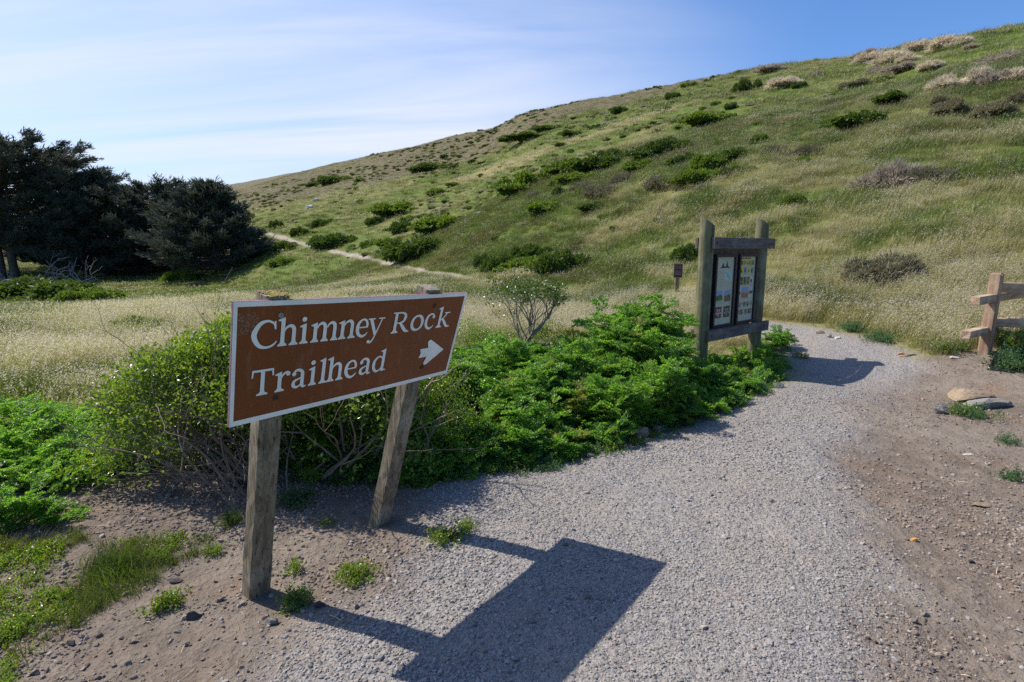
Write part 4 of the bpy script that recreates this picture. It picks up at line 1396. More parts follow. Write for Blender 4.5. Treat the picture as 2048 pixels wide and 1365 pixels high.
# ================================================================ hemlock thickets (ferny weeds)
def frond(name, seed, L=0.30, pairs=9, mats=(M_HEM,)):
    rg = np.random.default_rng(seed)
    mb = MB()
    ts = np.linspace(0.12, 1, pairs)
    def rach(t): return np.array([0, L * t * (1 - .12 * t), L * (.30 * t - .42 * t * t)])
    P = []; D = []; LL = []; WW = []
    for i, t in enumerate(ts):
        c = rach(t)
        pl = L * .42 * (math.sin(math.pi * (t * .82 + .13))) * rg.uniform(.85, 1.1)
        for sg in (-1, 1):
            d = nrm(np.array([sg, .55 + rg.normal(0, .1), -.10 + rg.normal(0, .18)]))
            k = 5 if pl > L * .2 else 3
            for j in range(k):
                q = c + d * pl * (j + .6) / k
                for s2 in (-1, 1):
                    e = nrm(d * .8 + s2 * np.array([-d[1] * sg, d[0] * sg, 0]) * .9 + rg.normal(0, .22, 3))
                    P.append(q); D.append(e); LL.append(pl * .40 * (1 - .45 * j / k)); WW.append(pl * .27 * (1 - .3 * j / k))
            P.append(c + d * pl * .85); D.append(d); LL.append(pl * .3); WW.append(pl * .13)
    leaves(mb, P, D, LL, WW, rg, .12, a=rg.uniform(size=len(P)))
    tube(mb, [rach(t) for t in (0, .3, .6, 1)], [L * .008, L * .006, L * .005, L * .002], 3, m=1 if len(mats) > 1 else 0)
    me = mb.mesh(name)
    for m_ in mats: me.materials.append(m_)
    return me


FROND = [frond('hemlock_frond_%d' % k, 300 + k, mats=(M_HEM, M_STEM)) for k in range(5)] + [frond('yellow_frond_0', 320, mats=(M_HEMY, M_STEM))]


def thicket(name, poly, seed, dens, hfun, label, fl=(.7, 1.25), stems=True):
    rg = np.random.default_rng(seed)
    poly = np.array(poly); lo = poly.min(0) - .1; hi = poly.max(0) + .1
    n = int((hi[0] - lo[0]) * (hi[1] - lo[1]) * dens)
    x = rg.uniform(lo[0], hi[0], n); y = rg.uniform(lo[1], hi[1], n)
    sd = sdf(poly, x, y) + .25 * (fbm(x / .4, y / .4, 71) - .5)
    k = sd < 0; x, y, sd = x[k], y[k], sd[k]
    P, Rr, S, I = [], [], [], []
    mb = MB()
    for i in range(len(x)):
        h = hfun(x[i], y[i], -sd[i]) * rg.uniform(.72, 1.12)
        if h < .05: continue
        z = Z(x[i], y[i]); lean = rg.normal(0, .10, 2) + np.array([.03, -.03])
        top = np.array([x[i] + lean[0] * h, y[i] + lean[1] * h, z + h])
        b0 = np.array([x[i], y[i], z - .02])
        nf = int(9 + 13 * min(h, 1.0))
        yel = rg.uniform() < .06
        a0 = rg.uniform(0, 6.28)
        for f in range(nf):
            t = 1 - .85 * (f / nf) ** 1.1
            c = b0 + (top - b0) * t
            az = a0 + f * 2.4 + rg.normal(0, .3)
            el = .75 * (t - .45) + rg.normal(0, .28)
            P.append(c + rg.normal(0, .015, 3)); Rr.append((el, rg.normal(0, .35), az)); S.append(rg.uniform(*fl) * (.7 + .4 * (1 - abs(t - .6))))
            I.append(5 if yel and rg.uniform() < .7 else rg.integers(0, 5))
        tube(mb, [b0, (b0 + top) / 2 + np.append(rg.normal(0, .02, 2), 0), top], [.006, .005, .003], 4)
    o = scatter(name, P, Rr, S, I, rg.uniform(size=len(P)), FROND, label)
    s = link('stems', mb.mesh('stems'), o, [M_STEM]); s['kind'] = 'stuff'
    return o


def h_main(x, y, d):
    az = math.atan2(x, y)
    base = .34 + .34 * float(sstep(.05, 1.2, np.array(d)))
    lump = sstep(.30, .70, fbm(np.array(x / .34), np.array(y / .34), 73, 3))
    k = .72 + .42 * math.exp(-((x - 1.42) / .42) ** 2) - .10 * math.exp(-((x - .15) / .35) ** 2)
    return base * (.36 + 1.02 * float(lump)) * k * (1 - .42 * float(sstep(1.75, 2.2, np.array(x)))) * (1 - .55 * float(sstep(2.45, 2.8, np.array(x))))


thicket('hemlock_thicket', HEMLOCK, 21, 84, h_main, 'mass of bright green ferny hemlock between the trailhead sign and the kiosk', (.40, .85))
thicket('hemlock_patch', HEMLOCK_W, 22, 70, lambda x, y, d: (.10 + .17 * float(sstep(.0, .7, np.array(d)))) * (.7 + .6 * float(fbm(np.array(x / .5), np.array(y / .5), 75))),
        'low mass of green ferny hemlock at the left edge below the dry meadow', (.42, .75))


def weed(name, label, cat, p, n, h, spread, seed, protos, s=(.5, .9), group=None):
    """one small leafy plant: a rosette of fronds, each its own part is too small to tell apart"""
    rg = np.random.default_rng(seed)
    root_z = Z(p[0], p[1])
    mb = MB(); mats = []
    for pm in protos:
        for m_ in pm.materials:
            if m_ not in mats: mats.append(m_)
    for i in range(n):
        pm = protos[rg.integers(len(protos))]
        V = np.zeros(len(pm.vertices) * 3, np.float32); pm.vertices.foreach_get('co', V); V = V.reshape(-1, 3)
        sc = rg.uniform(*s); az = rg.uniform(0, 6.28); el = rg.uniform(.05, .9)
        M = np.array(Matrix.Rotation(az, 3, 'Z') @ Matrix.Rotation(el, 3, 'X') @ Matrix.Rotation(rg.normal(0, .3), 3, 'Y'))
        c = np.array([*rg.normal(0, spread * .45, 2), rg.uniform(0, h)])
        V = (V * sc) @ M.T + c
        Q = np.array([q.vertices[:] for q in pm.polygons if len(q.vertices) == 4]); mi = np.array([mats.index(pm.materials[q.material_index]) for q in pm.polygons if len(q.vertices) == 4])
        for m_ in np.unique(mi):
            pass
        mb.V.append(V); mb.A.append(np.full(len(V), .5)); mb.Q.append(Q + mb.n); mb.QM.append(mi); mb.n += len(V)
    me = mb.mesh(name)
    for m_ in mats: me.materials.append(m_)
    o = link(name, me); o.location = (p[0], p[1], root_z)
    tag(o, label, cat, group)
    return o


# tall hemlock stalks standing out of the thicket
def tall_hemlock(px, py_base, h, seed, label, lean=0.0, n=26, stem=M_STEMP, brown=False):
    rg = np.random.default_rng(seed)
    q = flat(px, py_base); z = Z(*q)
    root = empty('hemlock_plant', (q[0], q[1], z))
    tag(root, label, 'weed', 'tall hemlock plants in the thicket')
    mb = MB()
    pts = [np.array([lean * t * t * h + .02 * math.sin(5 * t + seed), 0, h * t]) for t in np.linspace(0, 1, 8)]
    tube(mb, pts, np.linspace(.013, .004, 8), 6)
    link('stem', mb.mesh('stem', True), root, [stem])
    fm = MB(); mats = [M_HEM, M_STEM, M_HEMY]
    for i in range(n):
        pm = FROND[rg.integers(5)] if not (brown and rg.uniform() < .5) else FROND[5]
        V = np.zeros(len(pm.vertices) * 3, np.float32); pm.vertices.foreach_get('co', V); V = V.reshape(-1, 3)
        t = 1 - .55 * (i / n) ** 1.2
        c = pts[min(7, int(t * 7))]
        M = np.array(Matrix.Rotation(i * 2.4 + rg.normal(0, .3), 3, 'Z') @ Matrix.Rotation(.9 * (t - .6) + rg.normal(0, .25), 3, 'X'))
        V = (V * rg.uniform(.6, 1.1)) @ M.T + c
        Q = np.array([a.vertices[:] for a in pm.polygons]); mi = np.array([mats.index(pm.materials[a.material_index]) for a in pm.polygons])
        fm.V.append(V); fm.A.append(np.full(len(V), .5)); fm.Q.append(Q + fm.n); fm.QM.append(mi); fm.n += len(V)
    link('foliage', fm.mesh('foliage'), root, mats)


tall_hemlock(1278, 772, .98, 5, 'tallest green hemlock plant in the thicket, leafy crown on a bare purple brown stem', .02, 34)
tall_hemlock(1150, 778, .70, 6, 'thin hemlock stalk with few leaves and yellow side shoots left of the tallest one', -.03, 8, brown=True)
tall_hemlock(1182, 765, .72, 7, 'slender reddish hemlock stalk just left of the tallest hemlock plant', .03, 8, brown=True)
tall_hemlock(1355, 765, .80, 8, 'tall green hemlock plant beside the left kiosk post', .02, 24, M_STEM)
tall_hemlock(968, 790, .50, 9, 'yellowing hemlock plant near the right edge of the trailhead sign', .02, 14, M_STEM, True)


# ================================================================ coyote brush and the bare stemmed sapling
def branch_tree(mb, p, d, L, R, depth, rg, tips, spread=.55, up=.25, k=3, m=0, seg=4, wob=.18):
    pts = [np.array(p)]; d = nrm(np.array(d, float))
    for _ in range(seg):
        d = nrm(d + rg.normal(0, wob, 3) + np.array([0, 0, up * .25])); pts.append(pts[-1] + d * L / seg)
    rad = np.linspace(R, R * .62, seg + 1)
    tube(mb, pts, rad, 5 if R > .004 else 3, m=m)
    if depth == 0:
        tips.append((pts[-1], d)); tips.append((pts[-2], d)); return
    for j in range(k):
        i = seg if j == 0 else rg.integers(max(1, seg - 2), seg + 1)
        nd = nrm(d + rg.normal(0, spread, 3) + np.array([0, 0, up]))
        branch_tree(mb, pts[i], nd, L * rg.uniform(.6, .85), rad[-1] * (.9 if j == 0 else .7), depth - 1, rg, tips, spread, up, k, m, seg, wob)


def leaf_shell(mb, C, rg, per, rad, L, W, a=None):
    """leaves bunched round twig ends"""
    C = np.asarray(C); n = len(C) * per
    P = np.repeat(C, per, 0) + rg.normal(0, rad, (n, 3))
    D = rg.normal(0, 1, (n, 3)) + np.array([0, 0, .7])
    leaves(mb, P, D, rg.uniform(*L, n), rg.uniform(*W, n), rg, .12, a=rg.uniform(size=n))


def coyote_left():
    """dense glossy shrub behind the left end of the sign, leafy outside and bare twigs inside"""
    rg = np.random.default_rng(31)
    c = np.array([-1.62, 3.66]); z = Z(*c)
    root = empty('coyote_brush', (*c, z))
    tag(root, 'big glossy coyote brush with bare tangled twigs behind the left end of the sign', 'shrub')
    def surf(az, t):
        """outer skin of the bush, az round it, t from ground to crown"""
        rx = np.where(np.cos(az) < 0, 1.22, .95); ry = .78
        h = 1.04
        k = np.cos(t * math.pi / 2)
        bulge = 1 + .14 * (vnoise(az * 1.9 + 5, t * 4, 81) - .5) * 2 + .15 * (vnoise(az * 5 + 9, t * 9, 82) - .5) * 2
        return np.stack([rx * k ** .75 * np.cos(az) * bulge + .02, ry * k ** .75 * np.sin(az) * bulge, h * np.sin(t * math.pi / 2) * (1 + .10 * (vnoise(az * 2.4, t * 3, 83) - .5) * 2)], -1)
    # leafy skin: crown and the sunny left, open towards the path (front low)
    n = 4200
    az = rg.uniform(-math.pi, math.pi, n); t = rg.uniform(.04, 1, n) ** .8
    front = sstep(.1, .45, -np.sin(az)) * sstep(-.97, -.80, np.cos(az))
    k = rg.uniform(size=n) < np.where(t < .66 + .14 * vnoise(az * 4, t * 3, 85), 1 - front * .98, 1)
    az, t = az[k], t[k]
    C = surf(az, t) * rg.uniform(.86, 1.03, (len(az), 1))
    mb = MB(); leaf_shell(mb, C, rg, 17, .045, (.024, .040), (.014, .023))
    link('foliage', mb.mesh('foliage'), root, [M_COY])
    # inner leaves, sparse
    mb = MB(); n = 4200
    az = rg.uniform(-math.pi, math.pi, n); t = rg.uniform(.0, 1, n)
    C = surf(az, t) * rg.uniform(.55, .88, (n, 1)); C = C[(C[:, 1] > .05) | (C[:, 2] > .55)]
    leaf_shell(mb, C, rg, 11, .05, (.020, .032), (.012, .018))
    q_ = np.stack([rg.uniform(-1.0, .7, 1700), rg.uniform(.10, .62, 1700), rg.uniform(.0, .72, 1700)], 1)
    q_ = q_[(q_[:, 0] / 1.15) ** 2 + (q_[:, 2] / .95) ** 2 < 1]
    leaf_shell(mb, q_, rg, 11, .05, (.024, .038), (.014, .022))
    link('inner_foliage', mb.mesh('inner_foliage'), root, [M_COY])
    # twigs fan out from the root crown at lower right
    for j in range(24):
        mb = MB(); tips = []
        a = rg.uniform(math.radians(105), math.radians(262)); e = rg.uniform(.22, 1.15)
        d = np.array([math.cos(a) * math.cos(e), math.sin(a) * math.cos(e) * .75, math.sin(e)])
        p = np.array([-.12 + rg.normal(0, .12), -.12 + rg.normal(0, .10), -.02])
        branch_tree(mb, p, d, rg.uniform(.42, .62), rg.uniform(.007, .013), 3, rg, tips, .42, .10, 2, 0, 5, .13)
        link('branch', mb.mesh('branch', True), root, [M_TWIG])
    for j in range(9):
        mb = MB(); tips = []
        a = rg.uniform(math.radians(-60), math.radians(75)); e = rg.uniform(.35, 1.1)
        d = np.array([math.cos(a) * math.cos(e), math.sin(a) * math.cos(e), math.sin(e)])
        branch_tree(mb, np.array([.30 + rg.normal(0, .08), -.05, 0]), d, rg.uniform(.4, .55), rg.uniform(.008, .016), 3, rg, tips, .4, .15, 2, 0, 5, .13)
        link('branch', mb.mesh('branch', True), root, [M_TWIG])
    # fine dead twigs filling the open front
    mb = MB(); tips = []
    for j in range(52):
        p = np.array([rg.uniform(-.85, .20), rg.uniform(-.42, -.08), rg.uniform(.18, .58)])
        d = np.array([rg.normal(-.5, .4), rg.normal(-.3, .4), rg.normal(-.25, .5)])
        branch_tree(mb, p, d, rg.uniform(.14, .26), .0032, 2, rg, tips, .5, -.05, 3, 0, 4, .2)
    o = link('twigs', mb.mesh('twigs'), root, [M_TWIG]); o['kind'] = 'stuff'


coyote_left()


def coyote_right():
    """its darker neighbour seen below the sign between the posts"""
    rg = np.random.default_rng(37)
    c = np.array([-.74, 4.02]); z = Z(*c)
    root = empty('coyote_brush', (*c, z))
    tag(root, 'shaded coyote brush with thick grey branches seen below the sign between its two posts', 'shrub')
    n = 900
    az = rg.uniform(-math.pi, math.pi, n); t = rg.uniform(.0, 1, n) ** .9
    C = np.stack([.62 * np.cos(t * 1.45) * np.cos(az), .42 * np.cos(t * 1.45) * np.sin(az), .80 * np.sin(t * math.pi / 2)], 1) * rg.uniform(.6, 1.02, (n, 1))
    mb = MB(); leaf_shell(mb, C, rg, 13, .04, (.016, .027), (.009, .014))
    link('foliage', mb.mesh('foliage'), root, [M_COY])
    for (p0, d, L, R) in (((-.30, -.30, .02), (.45, .05, .75), .52, .020), ((-.22, -.42, .05), (.70, .15, .40), .42, .015), ((-.45, -.28, 0), (.25, -.1, .9), .6, .014),
                          ((-.15, -.35, .02), (.3, .1, .6), .40, .013), ((-.35, -.34, .02), (-.5, -.1, .8), .5, .012), ((.05, -.30, .12), (.5, .2, .35), .35, .010)):
        mb = MB(); tips = []
        branch_tree(mb, np.array(p0), d, L, R, 2, rg, tips, .5, .1, 2, 0, 6, .12)
        link('branch', mb.mesh('branch', True), root, [M_TWIG])


coyote_right()


def sapling():
    rg = np.random.default_rng(41)
    q = flat(1022, 772); z = Z(*q)
    root = empty('sapling_shrub', (*q, z))
    tag(root, 'umbrella shaped shrub with bare pale stems and a thin leafy top rising from the hemlock', 'shrub')
    tips = []
    t1 = MB()
    P = [np.array(p) for p in ((0, 0, 0), (.02, 0, .22), (.10, .02, .40), (.18, .0, .56), (.30, .02, .70))]
    tube(t1, P, [.017, .015, .013, .011, .009], 7)
    link('trunk', t1.mesh('trunk', True), root, [M_TWIGP])
    t2 = MB(); P2 = [np.array(p) for p in ((.03, .03, .05), (.10, .06, .28), (.16, .08, .45), (.16, .06, .62))]
    tube(t2, P2, [.012, .011, .010, .008], 6)
    link('trunk', t2.mesh('trunk', True), root, [M_TWIGP])
    for j in range(17):
        mb = MB()
        src = (P if j % 3 else P2); p = src[2 + rg.integers(0, len(src) - 2)] + rg.normal(0, .008, 3)
        a = j * 2.4; sp = rg.uniform(.15, .95)
        d = np.array([math.cos(a) * sp, math.sin(a) * sp, 1.0])
        L = (1.02 - p[2]) * rg.uniform(.46, .58)
        branch_tree(mb, p, d, L, .0075, 2, rg, tips, .30, .22, 3, 0, 5, .10)
        link('branch', mb.mesh('branch', True), root, [M_TWIGP])
    T = np.array([t_[0] for t_ in tips]); T = T[T[:, 2] > .80]
    mb = MB(); keep = (rg.uniform(size=len(T)) < np.clip((T[:, 2] - .82) * 3.2, .12, .95) * np.where(T[:, 0] > .42, .35, 1))
    leaf_shell(mb, T[keep], rg, 15, .035, (.020, .036), (.012, .020))
    link('foliage', mb.mesh('foliage'), root, [M_SAP])
    root.scale = (1.38, 1.2, 1.12)
    # small round neighbour and one bleached dead stick
    q2 = flat(1098, 765); r2 = empty('coyote_brush', (*q2, Z(*q2)))
    tag(r2, 'small round dark coyote brush at the right foot of the umbrella shaped shrub', 'shrub')
    mb = MB(); n = 300
    C = nrm(rg.normal(size=(n, 3))) * np.array([.26, .24, .26]) * rg.uniform(.6, 1, (n, 1)) + np.array([0, 0, .48])
    leaf_shell(mb, C, rg, 9, .03, (.016, .026), (.010, .014)); link('foliage', mb.mesh('foliage'), r2, [M_COY])
    for j in range(6):
        mb = MB(); a = j * 1.05; branch_tree(mb, np.array([0, 0, 0]), (math.cos(a) * .5, math.sin(a) * .5, 1), .34, .006, 2, rg, [], .4, .2, 2); link('branch', mb.mesh('branch'), r2, [M_TWIG])
    for (px, py, z0, pts, lab) in ((1085, 790, .52, [(-.05, 0, .06), (.06, -.02, .03), (.10, -.02, -.04), (.22, -.03, .03)], 'forked bleached dead stick lying on the hemlock by the umbrella shaped shrub'),
                                   (1448, 800, .22, [(-.12, 0, -.02), (-.04, 0, .03), (.04, 0, .09)], 'pale bare stick poking from the hemlock near the path edge'),
                                   (905, 880, .45, [(-.16, 0, -.09), (-.02, -.02, 0), (.10, 0, .10), (.13, 0, .16)], 'bare forked branch in the greenery right of the right sign post')):
        q3 = flat(px, py); mb = MB(); P = [np.array(p) for p in pts]
        tube(mb, P, np.linspace(.008, .004, len(P)), 5)
        for i in range(1, len(P)):
            tube(mb, [P[i - 1] * .5 + P[i] * .5, P[i] * .9 + np.array([.05, 0, -.05 if i % 2 else .05])], [.005, .003], 4)
        o = link('dead_stick', mb.mesh('dead_stick', True), None, [M_TWIGP]); o.location = (*q3, Z(*q3) + z0)
        tag(o, lab, 'stick')


sapling()
for (px, py, hz, lab, sd_) in ((930, 742, .42, 'dark leafy coyote brush just right of the top right corner of the sign', 51), (985, 742, .34, 'low bright coyote brush left of the umbrella shaped shrub', 52)):
    rg = np.random.default_rng(sd_); q = flat(px, py); o_r = empty('coyote_brush', (*q, Z(*q))); tag(o_r, lab, 'shrub')
    mb = MB(); n = 420
    C = nrm(rg.normal(size=(n, 3))) * np.array([.42, .3, hz * .75]) * rg.uniform(.6, 1, (n, 1)) + np.array([0, 0, hz * .9])
    C = C[C[:, 2] > .02]
    leaf_shell(mb, C, rg, 11, .035, (.016, .027), (.010, .015)); link('foliage', mb.mesh('foliage'), o_r, [M_COY])
    for j in range(5):
        mb = MB(); a = j * 1.25; branch_tree(mb, np.array([0, 0, 0]), (math.cos(a) * .6, math.sin(a) * .6, 1), hz * .7, .008, 2, rg, [], .4, .2, 2); link('branch', mb.mesh('branch'), o_r, [M_TWIG])


# ================================================================ shrubs and tussocks on the hill
def mound_mesh(name, seed, kind):
    rg = np.random.default_rng(seed)
    mb = MB()
    nl = 12 if kind != 'tussock' else 6
    lobes = [(rg.uniform(-.85, .85), rg.uniform(-.6, .6), rg.uniform(.18, .42)) for _ in range(nl)] + [(rg.uniform(-.3, .3), 0, .46)]
    P = []; D = []
    for (x, y, r) in lobes:
        n = int((560 if kind != 'tussock' else 420) * r / .45)
        d = nrm(rg.normal(size=(n, 3))); d[:, 2] = np.abs(d[:, 2])
        p = np.array([x, y, 0]) + d * np.array([r, r, r * 1.35]) * rg.uniform(.72, 1.04, (n, 1))
        P.append(p); D.append(d * .9 + rg.normal(0, .55, (n, 3)) + np.array([.0, 0, .35]))
    for _ in range(26):                            # ragged low skirts running out into the grass
        a = rg.uniform(0, 6.28); rr = rg.uniform(.7, 1.25); n = int(rg.integers(14, 42))
        c = np.array([math.cos(a) * rr, math.sin(a) * rr * .75, .02])
        P.append(c + rg.normal(0, 1, (n, 3)) * np.array([.13, .10, .06])); D.append(rg.normal(0, .7, (n, 3)) + np.array([.2, 0, .8]))
    P = np.concatenate(P); D = np.concatenate(D)
    P[:, 2] = np.abs(P[:, 2])
    if kind == 'tussock':
        D = nrm(P - np.array([0, 0, -.25])) + rg.normal(0, .25, P.shape) + np.array([.35, 0, -.1])
        leaves(mb, P * np.array([.9, .9, .75]), D, rg.uniform(.22, .5, len(P)), rg.uniform(.03, .06, len(P)), rg, .15, a=rg.uniform(size=len(P)))
    elif kind == 'grey':
        leaves(mb, P, D, rg.uniform(.10, .24, len(P)), rg.uniform(.02, .05, len(P)), rg, .1, a=rg.uniform(size=len(P)))
    else:
        leaves(mb, P, D, rg.uniform(.07, .15, len(P)), rg.uniform(.05, .10, len(P)), rg, .12, a=rg.uniform(size=len(P)))
    for (x, y, r) in lobes:                       # leafy inside so the ground does not show through
        n = 60; d = nrm(rg.normal(size=(n, 3))); d[:, 2] = np.abs(d[:, 2])
        leaves(mb, np.array([x, y, 0]) + d * r * .6, rg.normal(size=(n, 3)), .3, .22, rg, .1)
    return mb.mesh(name)


def mound_set(kind, m, n=4):
    out = []
    for k in range(n):
        me = mound_mesh('%s_mound_%d' % (kind, k), 500 + k + len(kind) * 10, 'tussock' if kind.startswith('tus') else 'grey' if kind == 'grey' else 'leafy')
        me.materials.append(m); out.append(me)
    return out


MOUND = {'dark': mound_set('dark', M_SHR), 'bright': mound_set('bright', M_SHB), 'grey': mound_set('grey', M_SHG), 'tus': mound_set('tus', M_TUS), 'tusg': mound_set('tusg', M_TUSG)}
KINDW = {'dark': ('hill_shrub', 'shrub'), 'bright': ('hill_shrub', 'shrub'), 'grey': ('dead_shrub', 'shrub'), 'tus': ('bunchgrass_tussock', 'grass tussock'), 'tusg': ('bunchgrass_tussock', 'grass tussock')}
GENERIC = {'dark': ('small dark green shrub dotted among others on the grassy hillside', 'dark green shrubs dotted over the hillside'),
           'bright': ('small bright green shrub patch dotted on the grassy hillside', 'bright green shrub patches over the hillside'),
           'grey': ('small grey dead looking shrub dotted on the grassy hillside', 'grey dead shrubs over the hillside'),
           'tus': ('pale dry bunchgrass tussock near the crest at the upper right', 'pale bunchgrass tussocks near the crest'),
           'tusg': ('grey brown bunchgrass tussock on the right hand slope', 'grey brown bunchgrass tussocks on the slope')}


def c3(x, y, w, h): return 480 + x / 2.4976, 180 + y / 2.4976, w / 2.4976, h / 2.4976
def c4(x, y, w, h): return 1200 + x / 2.415, 30 + y / 2.415, w / 2.415, h / 2.415
def c0(x, y, w, h): return x, y, w, h


